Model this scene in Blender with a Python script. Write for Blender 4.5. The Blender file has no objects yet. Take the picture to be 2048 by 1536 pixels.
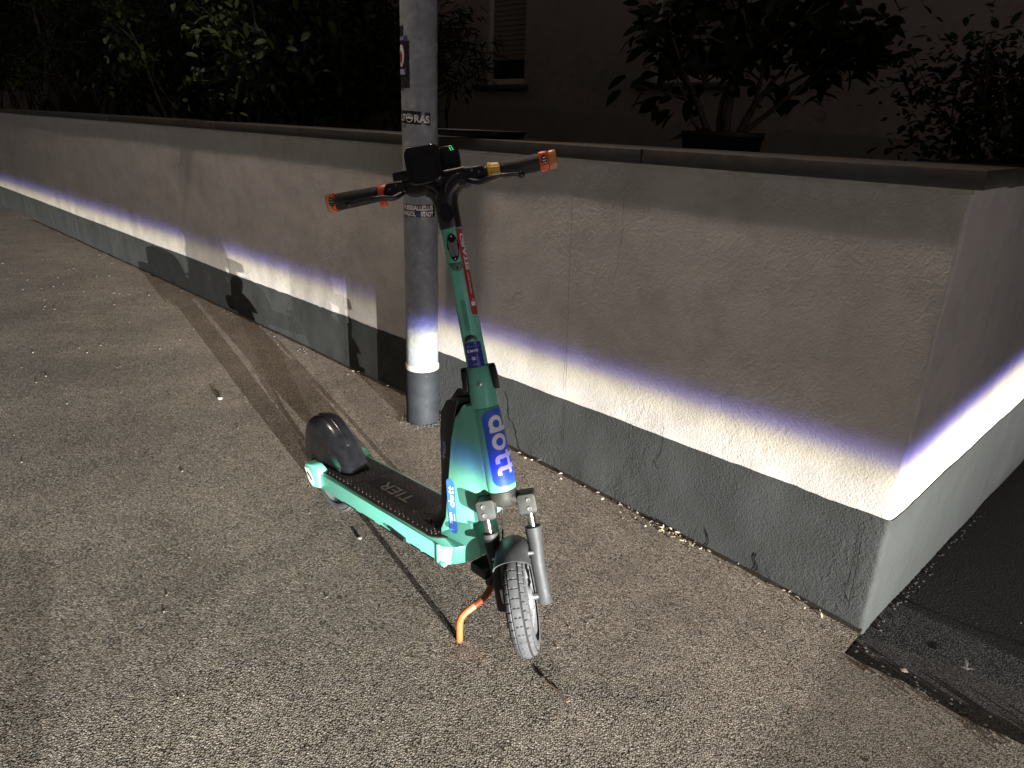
import bpy, bmesh, math, random
from mathutils import Vector, Matrix, noise
R_ = math.radians
sc = bpy.context.scene
col = sc.collection
random.seed(7)

# ---------------------------------------------------------------- camera
CAM_H = 1.33
cam_rot = Matrix(((0.999313, -0.037061, 0.0), (0.012985, 0.350124, -0.936613), (0.034712, 0.935970, 0.350364)))
cd = bpy.data.cameras.new('camera')
cam = bpy.data.objects.new('camera', cd)
col.objects.link(cam)
cd.sensor_fit = 'HORIZONTAL'; cd.sensor_width = 36.0
cd.lens = 1403.0 / 2048.0 * 36.0
cd.clip_start = 0.02; cd.clip_end = 300.0
cam.matrix_world = Matrix.Translation((0, 0, CAM_H)) @ cam_rot.to_4x4()
sc.camera = cam

# ---------------------------------------------------------------- night sky
world = bpy.data.worlds.new('World'); sc.world = world; world.use_nodes = True
wn = world.node_tree
bg = wn.nodes['Background']
bg.inputs[0].default_value = (1.0, 0.86, 0.80, 1); bg.inputs[1].default_value = 0.045   # even glow of the town on the night sky
sc.view_settings.view_transform = 'Standard'; sc.view_settings.look = 'None'
sc.view_settings.exposure = 0.0; sc.view_settings.gamma = 1.0
sc.cycles.use_denoising = True
sc.cycles.max_bounces = 4; sc.cycles.diffuse_bounces = 2; sc.cycles.glossy_bounces = 2

# wall frame: corner of the garden wall, s runs along the front face to the left, t runs behind it
COR = Vector((1.027, 1.6456, 0.0))
WS = Vector((-0.7156, 0.6985, 0.0)); WT = Vector((0.6985, 0.7156, 0.0))
def W(s, t, z=0.0): return COR + WS * s + WT * t + Vector((0, 0, z))

# ---------------------------------------------------------------- lamps
def light_nodes(l):
    l.use_nodes = True
    nt = l.node_tree
    em = [n for n in nt.nodes if n.type == 'EMISSION'][0]
    tc = nt.nodes.new('ShaderNodeTexCoord')
    sx = nt.nodes.new('ShaderNodeSeparateXYZ')
    nt.links.new(tc.outputs['Normal'], sx.inputs[0])
    return nt, em, sx
def headlamp(name, loc, aim, power):
    """low beam of a car standing behind the camera: sharp cut-off with the violet fringe of a projector lens"""
    l = bpy.data.lights.new(name, 'SPOT')
    l.energy = power; l.shadow_soft_size = 0.022
    l.spot_size = R_(58); l.spot_blend = 0.5
    l.color = (1.0, 0.985, 0.955)
    o = bpy.data.objects.new(name, l); col.objects.link(o)
    o.location = loc
    d = Vector((aim[0] - loc[0], aim[1] - loc[1], 0)).normalized()
    o.rotation_euler = d.to_track_quat('-Z', 'Y').to_euler()
    nt, em, sx = light_nodes(l)
    mr = nt.nodes.new('ShaderNodeMapRange')
    mr.inputs[1].default_value = -0.110; mr.inputs[2].default_value = 0.010
    nt.links.new(sx.outputs[1], mr.inputs[0])
    cr = nt.nodes.new('ShaderNodeValToRGB')
    stops = [(-0.110, (.003, .003, .003)), (-0.075, (.05, .05, .05)), (-0.058, (.42, .42, .42)), (-0.047, (.80, .80, .80)), (-0.034, (.92, .92, .92)), (-0.022, (1, 1, 1)), (-0.0128, (.86, .86, .84)), (-0.0100, (.74, .73, .61)),
             (-0.0084, (.50, .48, .46)), (-0.0068, (.19, .18, .37)), (-0.0052, (.060, .052, .22)), (-0.0034, (.016, .014, .038)), (-0.001, (.0060, .0046, .0054))]
    el = cr.color_ramp.elements
    while len(el) < len(stops): el.new(0.5)
    for e, (v, c) in zip(el, stops):
        e.position = (v + 0.110) / 0.120
    for e, (v, c) in zip(el, stops):
        e.color = (*c, 1)
    nt.links.new(mr.outputs[0], cr.inputs[0])
    nt.links.new(cr.outputs[0], em.inputs[0])
    hx = nt.nodes.new('ShaderNodeMapRange'); hx.interpolation_type = 'SMOOTHSTEP'      # hot spot lies left of the beam axis
    hx.inputs[1].default_value = -0.13; hx.inputs[2].default_value = 0.17; hx.inputs[3].default_value = 1.75; hx.inputs[4].default_value = 0.42
    nt.links.new(sx.outputs[0], hx.inputs[0]); nt.links.new(hx.outputs[0], em.inputs[1])
    return o
L1 = (8.57, -11.75, 0.63); L2 = (6.79, -12.74, 0.63)
headlamp('car_headlamp', L1, (-0.6, 2.8), 74000)
headlamp('car_headlamp', L2, (-1.3, 2.6), 27000)

LAMP_S, LAMP_T, LAMP_Z = 2.36, -0.62, 5.5
def street_light():
    l = bpy.data.lights.new('street_lamp_light', 'SPOT')
    l.energy = 1000; l.shadow_soft_size = 0.10
    l.spot_size = R_(150); l.spot_blend = 0.6
    l.color = (1.0, 0.84, 0.73)
    o = bpy.data.objects.new('street_lamp_light', l); col.objects.link(o)
    o.location = W(LAMP_S, LAMP_T, LAMP_Z)
    # local -Z down, local +Y towards the houses
    y = WT.normalized(); z = Vector((0, 0, 1)); x = y.cross(z)
    o.rotation_euler = Matrix((x, y, z)).transposed().to_euler()
    nt, em, sx = light_nodes(l)
    ng = nt.nodes.new('ShaderNodeMath'); ng.operation = 'MULTIPLY'; ng.inputs[1].default_value = -1
    nt.links.new(sx.outputs[2], ng.inputs[0])
    dv = nt.nodes.new('ShaderNodeMath'); dv.operation = 'DIVIDE'
    nt.links.new(sx.outputs[1], dv.inputs[0]); nt.links.new(ng.outputs[0], dv.inputs[1])
    mr = nt.nodes.new('ShaderNodeMapRange'); mr.interpolation_type = 'SMOOTHSTEP'
    mr.inputs[1].default_value = 0.15; mr.inputs[2].default_value = 0.30
    mr.inputs[3].default_value = 1.0; mr.inputs[4].default_value = 0.002
    nt.links.new(dv.outputs[0], mr.inputs[0])
    m2 = nt.nodes.new('ShaderNodeMapRange'); m2.interpolation_type = 'SMOOTHSTEP'       # asymmetric optics, weaker towards the kerb
    m2.inputs[1].default_value = -0.14; m2.inputs[2].default_value = 0.10; m2.inputs[3].default_value = 0.12; m2.inputs[4].default_value = 1.0
    nt.links.new(dv.outputs[0], m2.inputs[0])
    mm = nt.nodes.new('ShaderNodeMath'); mm.operation = 'MULTIPLY'
    nt.links.new(mr.outputs[0], mm.inputs[0]); nt.links.new(m2.outputs[0], mm.inputs[1])
    nt.links.new(mm.outputs[0], em.inputs[1])
    return o
lamp_light = street_light()

# ---------------------------------------------------------------- helpers
def tag(o, label=None, cat=None, group=None, kind=None):
    if label: o['label'] = label
    if cat: o['category'] = cat
    if group: o['group'] = group
    if kind: o['kind'] = kind
    return o
def empty(name, loc, label, cat, group=None):
    o = bpy.data.objects.new(name, None); col.objects.link(o)
    o.location = loc; o.empty_display_size = 0.1
    return tag(o, label, cat, group)
class MB:
    def __init__(s): s.v = []; s.f = []
    def add(s, vs, fs):
        k = len(s.v); s.v += [Vector(p) for p in vs]; s.f += [tuple(i + k for i in f) for f in fs]; return s
    def box(s, c, d, M=None):
        x, y, z = [a / 2 for a in d]
        vs = [Vector((sx * x, sy * y, sz * z)) for sz in (-1, 1) for sx, sy in ((-1, -1), (1, -1), (1, 1), (-1, 1))]
        if M is not None: vs = [M @ p for p in vs]
        vs = [p + Vector(c) for p in vs]
        return s.add(vs, [(3, 2, 1, 0), (4, 5, 6, 7), (0, 1, 5, 4), (1, 2, 6, 5), (2, 3, 7, 6), (3, 0, 4, 7)])
    def loft(s, rings, cap=True, closed=False):
        n = len(rings[0]); vs = [p for r in rings for p in r]; fs = []
        m = len(rings)
        for i in range(m if closed else m - 1):
            a = i * n; b = ((i + 1) % m) * n
            for j in range(n):
                k = (j + 1) % n
                fs.append((a + j, a + k, b + k, b + j))
        if cap and not closed:
            fs.append(tuple(reversed(range(n)))); fs.append(tuple(range((m - 1) * n, m * n)))
        return s.add(vs, fs)
    def tube(s, pts, rad, n=12, cap=True, sq=None):
        pts = [Vector(p) for p in pts]
        rr = rad if isinstance(rad, (list, tuple)) else [rad] * len(pts)
        t0 = (pts[1] - pts[0]).normalized()
        ref = Vector((0, 0, 1)) if abs(t0.z) < 0.9 else Vector((1, 0, 0))
        u = t0.cross(ref).normalized(); rings = []
        for i, p in enumerate(pts):
            t = (pts[min(i + 1, len(pts) - 1)] - pts[max(i - 1, 0)]).normalized()
            u = (u - t * u.dot(t)).normalized(); v = t.cross(u)
            a, b = (1, 1) if sq is None else sq
            rings.append([p + u * (math.cos(2 * math.pi * j / n) * rr[i] * a) + v * (math.sin(2 * math.pi * j / n) * rr[i] * b) for j in range(n)])
        return s.loft(rings, cap)
    def lathe(s, prof, n=32, c=(0, 0, 0), M=None, cap=True):
        rings = []
        for r, z in prof:
            ring = [Vector((r * math.cos(2 * math.pi * j / n), r * math.sin(2 * math.pi * j / n), z)) for j in range(n)]
            if M is not None: ring = [M @ p for p in ring]
            rings.append([p + Vector(c) for p in ring])
        return s.loft(rings, cap)
    def prism(s, poly, lo, hi, fn):
        """poly: 2-D outline; fn(a, b, w) -> point, w from lo to hi"""
        n = len(poly)
        vs = [fn(a, b, lo) for a, b in poly] + [fn(a, b, hi) for a, b in poly]
        fs = [tuple(reversed(range(n))), tuple(range(n, 2 * n))] + [(i, (i + 1) % n, (i + 1) % n + n, i + n) for i in range(n)]
        return s.add(vs, fs)
    def build(s, name, mat, parent=None, M=None, bevel=0, seg=2, smooth=40, tri=False):
        base = Vector((0, 0, 0))
        p = parent
        while p is not None: base += p.location; p = p.parent
        me = bpy.data.meshes.new(name)
        vs = [(M @ p if M is not None else p) - base for p in s.v]
        me.from_pydata(vs, [], s.f)
        bm = bmesh.new(); bm.from_mesh(me)
        if bevel or tri:
            bmesh.ops.remove_doubles(bm, verts=bm.verts, dist=1e-6)
        bmesh.ops.recalc_face_normals(bm, faces=bm.faces)
        if bevel:
            ed = [e for e in bm.edges if len(e.link_faces) == 2 and e.calc_face_angle(0) > R_(32)]
            bmesh.ops.bevel(bm, geom=ed, offset=bevel, offset_type='OFFSET', segments=seg, profile=0.5, affect='EDGES', clamp_overlap=True)
        bm.to_mesh(me); bm.free()
        if smooth:
            me.polygons.foreach_set('use_smooth', [True] * len(me.polygons))
            me.set_sharp_from_angle(angle=R_(smooth))
        me.materials.append(mat)
        o = bpy.data.objects.new(name, me); col.objects.link(o)
        if parent is not None: o.parent = parent
        return o
def rrect(w, h, r, n=6):
    """rounded rectangle outline"""
    r = min(r, w / 2 - 1e-5, h / 2 - 1e-5); out = []
    for cx, cy, a0 in ((w / 2 - r, h / 2 - r, 0), (-w / 2 + r, h / 2 - r, 90), (-w / 2 + r, -h / 2 + r, 180), (w / 2 - r, -h / 2 + r, 270)):
        for k in range(n + 1):
            a = R_(a0 + 90 * k / n); out.append((cx + r * math.cos(a), cy + r * math.sin(a)))
    return out
def flat_to(name, polys, fn, mat, parent, maxlen=None, flip=False):
    """2-D faces [(pts)...] mapped through fn(u, v) on to a surface; fine pieces so they follow curves"""
    bm = bmesh.new()
    for P in polys:
        vs = [bm.verts.new((a, b, 0)) for a, b in P]
        try: bm.faces.new(vs)
        except ValueError: pass
    bmesh.ops.remove_doubles(bm, verts=bm.verts, dist=1e-6)
    bmesh.ops.triangulate(bm, faces=bm.faces)
    if maxlen:
        for _ in range(6):
            ed = [e for e in bm.edges if e.calc_length() > maxlen]
            if not ed: break
            bmesh.ops.subdivide_edges(bm, edges=ed, cuts=1)
            bmesh.ops.triangulate(bm, faces=bm.faces)
    base = Vector((0, 0, 0)); p = parent
    while p is not None: base += p.location; p = p.parent
    for v in bm.verts: v.co = fn(v.co.x, v.co.y) - base
    if flip: bmesh.ops.reverse_faces(bm, faces=bm.faces)
    me = bpy.data.meshes.new(name); bm.to_mesh(me); bm.free()
    me.materials.append(mat)
    o = bpy.data.objects.new(name, me); col.objects.link(o)
    if parent is not None: o.parent = parent
    return o
def text_polys(txt, size=1.0, bold=0.0, width=None, space=1.0):
    c = bpy.data.curves.new('txt', 'FONT'); c.body = txt; c.size = 1.0
    c.align_x = 'CENTER'; c.align_y = 'CENTER'; c.offset = bold; c.resolution_u = 4; c.space_character = space
    o = bpy.data.objects.new('txt', c); col.objects.link(o)
    bpy.context.view_layer.update()
    dg = bpy.context.evaluated_depsgraph_get()
    me = o.evaluated_get(dg).to_mesh()
    vs = [v.co.copy() for v in me.vertices]; fs = [tuple(p.vertices) for p in me.polygons]
    o.evaluated_get(dg).to_mesh_clear()
    bpy.data.objects.remove(o); bpy.data.curves.remove(c)
    x0 = min(v.x for v in vs); x1 = max(v.x for v in vs); y0 = min(v.y for v in vs); y1 = max(v.y for v in vs)
    k = size / (y1 - y0); kx = k if width is None else width / (x1 - x0)
    pts = [((v.x - (x0 + x1) / 2) * kx, (v.y - (y0 + y1) / 2) * k) for v in vs]
    return [[pts[i] for i in f] for f in fs]
def ring_polys(cx, cy, r0, r1, a0=0, a1=360, n=28, ky=1.0):
    out = []
    for k in range(n):
        a = R_(a0 + (a1 - a0) * k / n); b = R_(a0 + (a1 - a0) * (k + 1) / n)
        out.append([(cx + r0 * math.cos(a), cy + ky * r0 * math.sin(a)), (cx + r1 * math.cos(a), cy + ky * r1 * math.sin(a)),
                    (cx + r1 * math.cos(b), cy + ky * r1 * math.sin(b)), (cx + r0 * math.cos(b), cy + ky * r0 * math.sin(b))])
    return out
def rect(x0, y0, x1, y1): return [(x0, y0), (x1, y0), (x1, y1), (x0, y1)]
def dott_polys(h):
    """the round lower-case word on the scooter, x-height 0.62 h, slanted stems"""
    k = h; sw = 0.17 * k; ro = 0.33 * k; out = []
    def sh(P): return [(x + 0.0 * y, y) for x, y in P]
    x = ro
    out += ring_polys(x, ro, ro - sw, ro)                       # d
    out.append(rect(x + ro - sw, 0, x + ro, k)); x += 2 * ro + 0.07 * k
    out += ring_polys(x, ro, ro - sw, ro); x += ro + 0.10 * k   # o
    for _ in range(2):                                          # t t
        out.append(rect(x + 0.08 * k, 0.20 * k, x + 0.08 * k + sw, 0.86 * k))
        out.append(rect(x - 0.04 * k, 0.50 * k, x + 0.42 * k, 0.66 * k))
        out += ring_polys(x + 0.08 * k + 0.22 * k, 0.22 * k, 0.22 * k - sw, 0.22 * k, 180, 270, 8)
        out.append(rect(x + 0.30 * k, 0, x + 0.42 * k, sw))
        x += 0.47 * k
    W_ = x
    return [[(a - W_ / 2, b - k / 2) for a, b in P] for P in out], W_

# ---------------------------------------------------------------- materials
def nt_new(name):
    m = bpy.data.materials.new(name); m.use_nodes = True
    nt = m.node_tree; b = nt.nodes['Principled BSDF']
    return m, nt, b
def N(nt, t, **kw):
    n = nt.nodes.new('ShaderNode' + t)
    for k, v in kw.items(): setattr(n, k, v)
    return n
def ramp(nt, src, stops, interp='LINEAR'):
    cr = nt.nodes.new('ShaderNodeValToRGB'); cr.color_ramp.interpolation = interp
    el = cr.color_ramp.elements
    while len(el) < len(stops): el.new(0.5)
    for e, (p, c) in zip(el, stops): e.position = p
    for e, (p, c) in zip(el, stops): e.color = (*c, 1) if len(c) == 3 else c
    nt.links.new(src, cr.inputs[0]); return cr.outputs[0]
def tex(nt, kind, scale, detail=4, rough=0.55, vec=None, dist=0.0, **kw):
    n = N(nt, 'Tex' + kind)
    n.inputs['Scale'].default_value = scale
    if kind == 'Noise':
        n.inputs['Detail'].default_value = detail; n.inputs['Roughness'].default_value = rough; n.inputs['Distortion'].default_value = dist
    for k, v in kw.items(): setattr(n, k, v)
    if vec is not None: nt.links.new(vec, n.inputs['Vector'])
    return n
def mix(nt, fac, a, b, blend='MIX'):
    n = N(nt, 'Mix', data_type='RGBA', blend_type=blend)
    for sock, v in ((0, fac), (6, a), (7, b)):
        if hasattr(v, 'links'): nt.links.new(v, n.inputs[sock])
        else: n.inputs[sock].default_value = v if not isinstance(v, tuple) else (*v, 1)
    return n.outputs[2]
def math_(nt, op, a, b=None):
    n = N(nt, 'Math', operation=op)
    for i, v in enumerate((a, b)):
        if v is None: continue
        if hasattr(v, 'links'): nt.links.new(v, n.inputs[i])
        else: n.inputs[i].default_value = v
    return n.outputs[0]
def bump(nt, b, h, strength, dist, prev=None):
    n = N(nt, 'Bump'); n.inputs['Strength'].default_value = strength; n.inputs['Distance'].default_value = dist
    nt.links.new(h, n.inputs['Height'])
    if prev is not None: nt.links.new(prev, n.inputs['Normal'])
    nt.links.new(n.outputs[0], b.inputs['Normal']); return n.outputs[0]
def coords(nt): return N(nt, 'TexCoord').outputs['Object']
def plain(name, c, rough=0.5, metal=0.0, var=0.12, scale=40, bmp=0.0, bscale=300, wear=None, coat=0.0, spec=0.5):
    """paint / plastic / metal with gentle variation, dust and fine relief"""
    m, nt, b = nt_new(name); co = coords(nt)
    n1 = tex(nt, 'Noise', scale, 5, 0.6, co)
    d = tuple(max(0, x * (1 - var * 1.6)) for x in c); l = tuple(min(1, x * (1 + var)) for x in c)
    cc = ramp(nt, n1.outputs[0], [(0.3, d), (0.7, l)])
    if wear:
        wc, amt, ws = wear
        n2 = tex(nt, 'Noise', ws, 8, 0.72, co, 0.6)
        cc = mix(nt, ramp(nt, n2.outputs[0], [(1 - amt, (0, 0, 0)), (min(1, 1 - amt + 0.06), (1, 1, 1))]), cc, wc)
    nt.links.new(cc, b.inputs['Base Color'])
    n3 = tex(nt, 'Noise', scale * 2.3, 4, 0.6, co)
    r = N(nt, 'MapRange'); nt.links.new(n3.outputs[0], r.inputs[0])
    r.inputs[3].default_value = max(0.03, rough - 0.13); r.inputs[4].default_value = min(1, rough + 0.13)
    nt.links.new(r.outputs[0], b.inputs['Roughness'])
    b.inputs['Metallic'].default_value = metal; b.inputs['Coat Weight'].default_value = coat
    b.inputs['Specular IOR Level'].default_value = spec
    if bmp:
        bump(nt, b, tex(nt, 'Noise', bscale, 3, 0.6, co).outputs[0], bmp, 0.002)
    return m
FK = 1.45
def asphalt(name, dark=1.25):
    m, nt, b = nt_new(name); co = coords(nt)
    v1 = tex(nt, 'Voronoi', 190, vec=co); v2 = tex(nt, 'Voronoi', 380, vec=co)
    big = tex(nt, 'Noise', 1.1, 4, 0.6, co); mid = tex(nt, 'Noise', 7, 3, 0.65, co); fine = tex(nt, 'Noise', 420, 1, 0.6, co)
    grain = ramp(nt, N(nt, 'SeparateColor').outputs[0], [(0, (0, 0, 0)), (1, (1, 1, 1))])
    sp = [n for n in nt.nodes if n.type == 'SEPARATE_COLOR'][0]
    nt.links.new(v1.outputs['Color'], sp.inputs[0])
    k = dark
    cc = ramp(nt, sp.outputs[0], [(0.0, (.115 * k, .100 * k, .080 * k)), (0.55, (.187 * k, .162 * k, .127 * k)), (0.9, (.255 * k, .222 * k, .177 * k)), (1.0, (.36 * k, .32 * k, .27 * k))])
    gap = ramp(nt, v1.outputs['Distance'], [(0.30, (1.15, 1.15, 1.15)), (0.62, (.66, .64, .61)), (0.85, (.28, .27, .25))])
    cc = mix(nt, 1.0, cc, gap, 'MULTIPLY')
    st = ramp(nt, big.outputs[0], [(0.32, (.74, .72, .70)), (0.62, (1.06, 1.05, 1.03))])
    cc = mix(nt, 1.0, cc, st, 'MULTIPLY')
    st2 = ramp(nt, mid.outputs[0], [(0.3, (.80, .79, .78)), (0.7, (1.1, 1.1, 1.1))])
    cc = mix(nt, 1.0, cc, st2, 'MULTIPLY')
    nt.links.new(cc, b.inputs['Base Color'])
    b.inputs['Roughness'].default_value = 0.75; b.inputs['Specular IOR Level'].default_value = 0.35
    inv1 = math_(nt, 'SUBTRACT', 1.0, v1.outputs['Distance'])
    inv2 = math_(nt, 'SUBTRACT', 1.0, v2.outputs['Distance'])
    h = math_(nt, 'ADD', inv1, math_(nt, 'MULTIPLY', inv2, 0.45))
    h = math_(nt, 'ADD', h, math_(nt, 'MULTIPLY', fine.outputs[0], 0.25))
    # every grain of the worn surface has its own tilt
    def facet(vn, k):
        sb_ = N(nt, 'VectorMath', operation='SUBTRACT'); nt.links.new(vn.outputs['Color'], sb_.inputs[0]); sb_.inputs[1].default_value = (.5, .5, .5)
        ml = N(nt, 'VectorMath', operation='MULTIPLY'); nt.links.new(sb_.outputs[0], ml.inputs[0]); ml.inputs[1].default_value = (k, k, 0)
        return ml.outputs[0]
    ge = N(nt, 'NewGeometry')
    a1 = N(nt, 'VectorMath', operation='ADD'); nt.links.new(ge.outputs['Normal'], a1.inputs[0]); nt.links.new(facet(v1, FK), a1.inputs[1])
    a2 = N(nt, 'VectorMath', operation='ADD'); nt.links.new(a1.outputs[0], a2.inputs[0]); nt.links.new(facet(v2, FK * .6), a2.inputs[1])
    nz_ = N(nt, 'VectorMath', operation='NORMALIZE'); nt.links.new(a2.outputs[0], nz_.inputs[0])
    p = bump(nt, b, h, 0.9, 0.010, nz_.outputs[0])
    return m
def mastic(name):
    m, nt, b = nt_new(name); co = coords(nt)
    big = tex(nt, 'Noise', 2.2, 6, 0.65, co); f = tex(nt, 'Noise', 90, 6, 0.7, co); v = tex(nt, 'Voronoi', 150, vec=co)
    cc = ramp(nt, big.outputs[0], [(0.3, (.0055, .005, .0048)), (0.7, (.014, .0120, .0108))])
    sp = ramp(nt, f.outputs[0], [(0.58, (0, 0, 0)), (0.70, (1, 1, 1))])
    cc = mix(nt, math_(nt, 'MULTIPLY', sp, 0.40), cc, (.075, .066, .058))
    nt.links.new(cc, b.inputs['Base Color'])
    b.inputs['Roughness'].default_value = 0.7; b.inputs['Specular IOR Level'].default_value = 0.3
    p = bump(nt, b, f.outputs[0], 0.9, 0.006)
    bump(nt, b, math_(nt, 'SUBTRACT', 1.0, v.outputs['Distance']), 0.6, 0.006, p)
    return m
def plaster(name, c0, c1, relief=1.0, patch=True):
    m, nt, b = nt_new(name); co = coords(nt)
    mp = N(nt, 'Mapping'); mp.inputs['Scale'].default_value = (1, 1, 1); nt.links.new(co, mp.inputs[0])
    n1 = tex(nt, 'Noise', 1.6, 5, 0.6, co); n2 = tex(nt, 'Noise', 160, 2, 0.6, co); n3 = tex(nt, 'Noise', 34, 4, 0.62, co, 1.2); n4 = tex(nt, 'Noise', 4.2, 1, 0.5, co)
    ms = tex(nt, 'Noise', 3.3, 3, 0.5, co)
    cc = ramp(nt, n1.outputs[0], [(0.3, c0), (0.7, c1)])
    d = tex(nt, 'Noise', 11, 8, 0.7, co)
    cc = mix(nt, 1.0, cc, ramp(nt, d.outputs[0], [(0.28, (.84, .83, .81)), (0.55, (1, 1, 1))]), 'MULTIPLY')
    nt.links.new(cc, b.inputs['Base Color'])
    b.inputs['Roughness'].default_value = 0.9; b.inputs['Specular IOR Level'].default_value = 0.2
    mask = ramp(nt, ms.outputs[0], [(0.42, (.18, .18, .18)), (0.66, (1, 1, 1))])
    h = math_(nt, 'MULTIPLY', ramp(nt, n3.outputs[0], [(0.38, (0, 0, 0)), (0.64, (1, 1, 1))]), mask)
    h = math_(nt, 'ADD', math_(nt, 'MULTIPLY', h, 0.34), math_(nt, 'MULTIPLY', n2.outputs[0], 0.50))
    p = bump(nt, b, h, 0.55 * relief, 0.005)
    bump(nt, b, n4.outputs[0], 0.35 * relief, 0.03, p)
    return m
def galvanised(name):
    m, nt, b = nt_new(name); co = coords(nt)
    n1 = tex(nt, 'Noise', 14, 6, 0.66, co, 0.4); n2 = tex(nt, 'Voronoi', 46, vec=co); n3 = tex(nt, 'Noise', 5, 5, 0.6, co, 0.8)
    cc = ramp(nt, n1.outputs[0], [(0.3, (.15, .16, .17)), (0.55, (.235, .247, .26)), (0.75, (.37, .38, .385))])
    cc = mix(nt, math_(nt, 'MULTIPLY', n2.outputs['Distance'], 0.35), cc, (.07, .075, .08))
    bl = ramp(nt, n3.outputs[0], [(0.60, (0, 0, 0)), (0.68, (1, 1, 1))])
    cc = mix(nt, math_(nt, 'MULTIPLY', bl, 0.5), cc, (.24, .24, .235))
    nt.links.new(cc, b.inputs['Base Color'])
    b.inputs['Metallic'].default_value = 0.15
    nt.links.new(ramp(nt, n1.outputs[0], [(0.3, (.55,) * 3), (0.7, (.78,) * 3)]), b.inputs['Roughness'])
    bump(nt, b, n1.outputs[0], 0.15, 0.004)
    return m
def leafmat(name, c, var=0.5):
    m, nt, b = nt_new(name)
    oi = N(nt, 'ObjectInfo'); n = tex(nt, 'Noise', 9, 3, 0.6, coords(nt))
    cc = ramp(nt, n.outputs[0], [(0.3, tuple(x * (1 - var) for x in c)), (0.7, tuple(x * (1 + var) for x in c))])
    nt.links.new(cc, b.inputs['Base Color']); b.inputs['Roughness'].default_value = 0.55; b.inputs['Specular IOR Level'].default_value = 0.12
    return m
def emit(name, c, s):
    m, nt, b = nt_new(name)
    b.inputs['Base Color'].default_value = (*c, 1); b.inputs['Emission Color'].default_value = (*c, 1); b.inputs['Emission Strength'].default_value = s
    return m
M = {}
M['asphalt'] = asphalt('asphalt')
M['shade_band'] = asphalt('shaded_asphalt', 0.13)  # asphalt darkened so soft shade past the pavement edge sits in its colour
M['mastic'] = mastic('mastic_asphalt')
M['soil'] = plain('soil', (.022, .018, .014), 0.95, bmp=0.8, bscale=160, spec=.1)
M['plaster'] = plaster('plaster', (.385, .358, .335), (.465, .436, .410))
M['plinth'] = plaster('plinth_paint', (.028, .0298, .0286), (.037, .0388, .0376), 1.5)
M['coping'] = plain('coping_stone', (.026, .021, .017), 0.5, var=0.3, scale=22, bmp=0.25, bscale=140, wear=((.055, .048, .041), 0.36, 9))
M['crack'] = plain('crack_shadow', (.007, .0068, .0065), 0.95, spec=.1)
M['hairline'] = plain('hairline_crack', (.17, .155, .14), 0.95, spec=.1)
M['mortar'] = plain('mortar', (.30, .28, .25), 0.95, bmp=0.5, bscale=120)
M['galv'] = galvanised('galvanised_steel')
M['sleeve'] = plain('grey_pole_paint', (.012, .014, .0165), 0.7, var=0.2, scale=18, spec=.2, wear=((.05, .052, .052), 0.37, 15), bmp=0.15, bscale=80)
M['green'] = plain('turquoise_paint', (.13, .43, .325), 0.34, var=0.06, scale=8, wear=((.060, .19, .145), 0.30, 75), bmp=0.04, bscale=700)
M['green_d'] = plain('dark_turquoise_plastic', (.030, .16, .11), 0.5, var=0.1)
M['black'] = plain('black_plastic', (.006, .006, .0065), 0.36, var=0.3, scale=30, bmp=0.12, bscale=900)
M['gloss'] = plain('gloss_black', (.008, .008, .009), 0.10, var=0.2)
M['rubber'] = plain('rubber_grip', (.006, .006, .006), 0.6, var=0.3, bmp=0.5, bscale=900)
M['mat'] = plain('deck_rubber', (.022, .019, .017), 0.42, var=0.3, scale=25, bmp=0.2, bscale=800)
M['stud'] = plain('glint_rubber_stud', (.060, .055, .050), 0.25, var=0.3, scale=60)  # lighter than the mat, so the glints on the studs are in the colour
M['fender'] = plain('scuffed_black_fender', (.006, .006, .007), 0.24, var=0.3, scale=20, wear=((.06, .06, .064), 0.315, 40))
M['ffender'] = plain('dusty_black_fender', (.035, .036, .037), 0.5, var=0.35, scale=14, wear=((.12, .12, .12), 0.35, 22))
M['tyre'] = plain('tyre_rubber', (.032, .033, .034), 0.85, var=0.25, scale=30, bmp=0.4, bscale=500)
M['groove'] = plain('shaded_clean_groove', (.010, .010, .010), 0.7)  # tread grooves: their shade is put into the colour, besides cleaner rubber
M['rim'] = plain('alloy_rim', (.13, .135, .135), 0.5, 0.2, var=0.2, scale=25)
M['alu'] = plain('grey_fork_paint', (.026, .027, .027), 0.6, 0.0, var=0.2, scale=22, spec=.25, wear=((.055, .055, .054), 0.35, 25), bmp=0.08, bscale=600)
M['forkdark'] = M['alu']
M['chrome'] = plain('polished_stanchion', (.62, .62, .62), 0.17, 1.0, var=0.08)
M['bolt'] = plain('steel_bolt', (.30, .30, .31), 0.3, 0.9)
M['orange'] = plain('orange_paint', (.36, .085, .026), 0.42, var=0.12, scale=30, wear=((.40, .36, .32), 0.33, 45))
M['orangep'] = plain('orange_plastic', (.62, .085, .025), 0.38, var=0.1)
M['amber'] = plain('amber_lens', (.50, .20, .07), 0.2, var=0.1)
M['yellow'] = plain('yellow_plastic', (.66, .40, .045), 0.42, var=0.12)
M['glass'] = plain('lamp_lens', (.30, .30, .31), 0.12, 0.6, var=0.5, scale=260)
M['blue'] = plain('blue_sticker', (.030, .090, .50), 0.5, var=0.08, spec=.25)
M['blue2'] = plain('light_blue_sticker', (.045, .14, .56), 0.3, var=0.08)
M['navy'] = plain('navy_sticker', (.020, .030, .22), 0.25, var=0.1)
M['white'] = plain('white_print', (.66, .66, .70), 0.6, var=0.05)
M['pale'] = plain('pale_print', (.62, .58, .55), 0.4, var=0.2, scale=60)
M['red'] = plain('red_sticker', (.33, .025, .03), 0.35, var=0.15)
M['stblack'] = plain('black_sticker', (.018, .016, .016), 0.28, var=0.3)
M['greyprint'] = plain('grey_print', (.13, .125, .115), 0.5, var=0.1)
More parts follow.
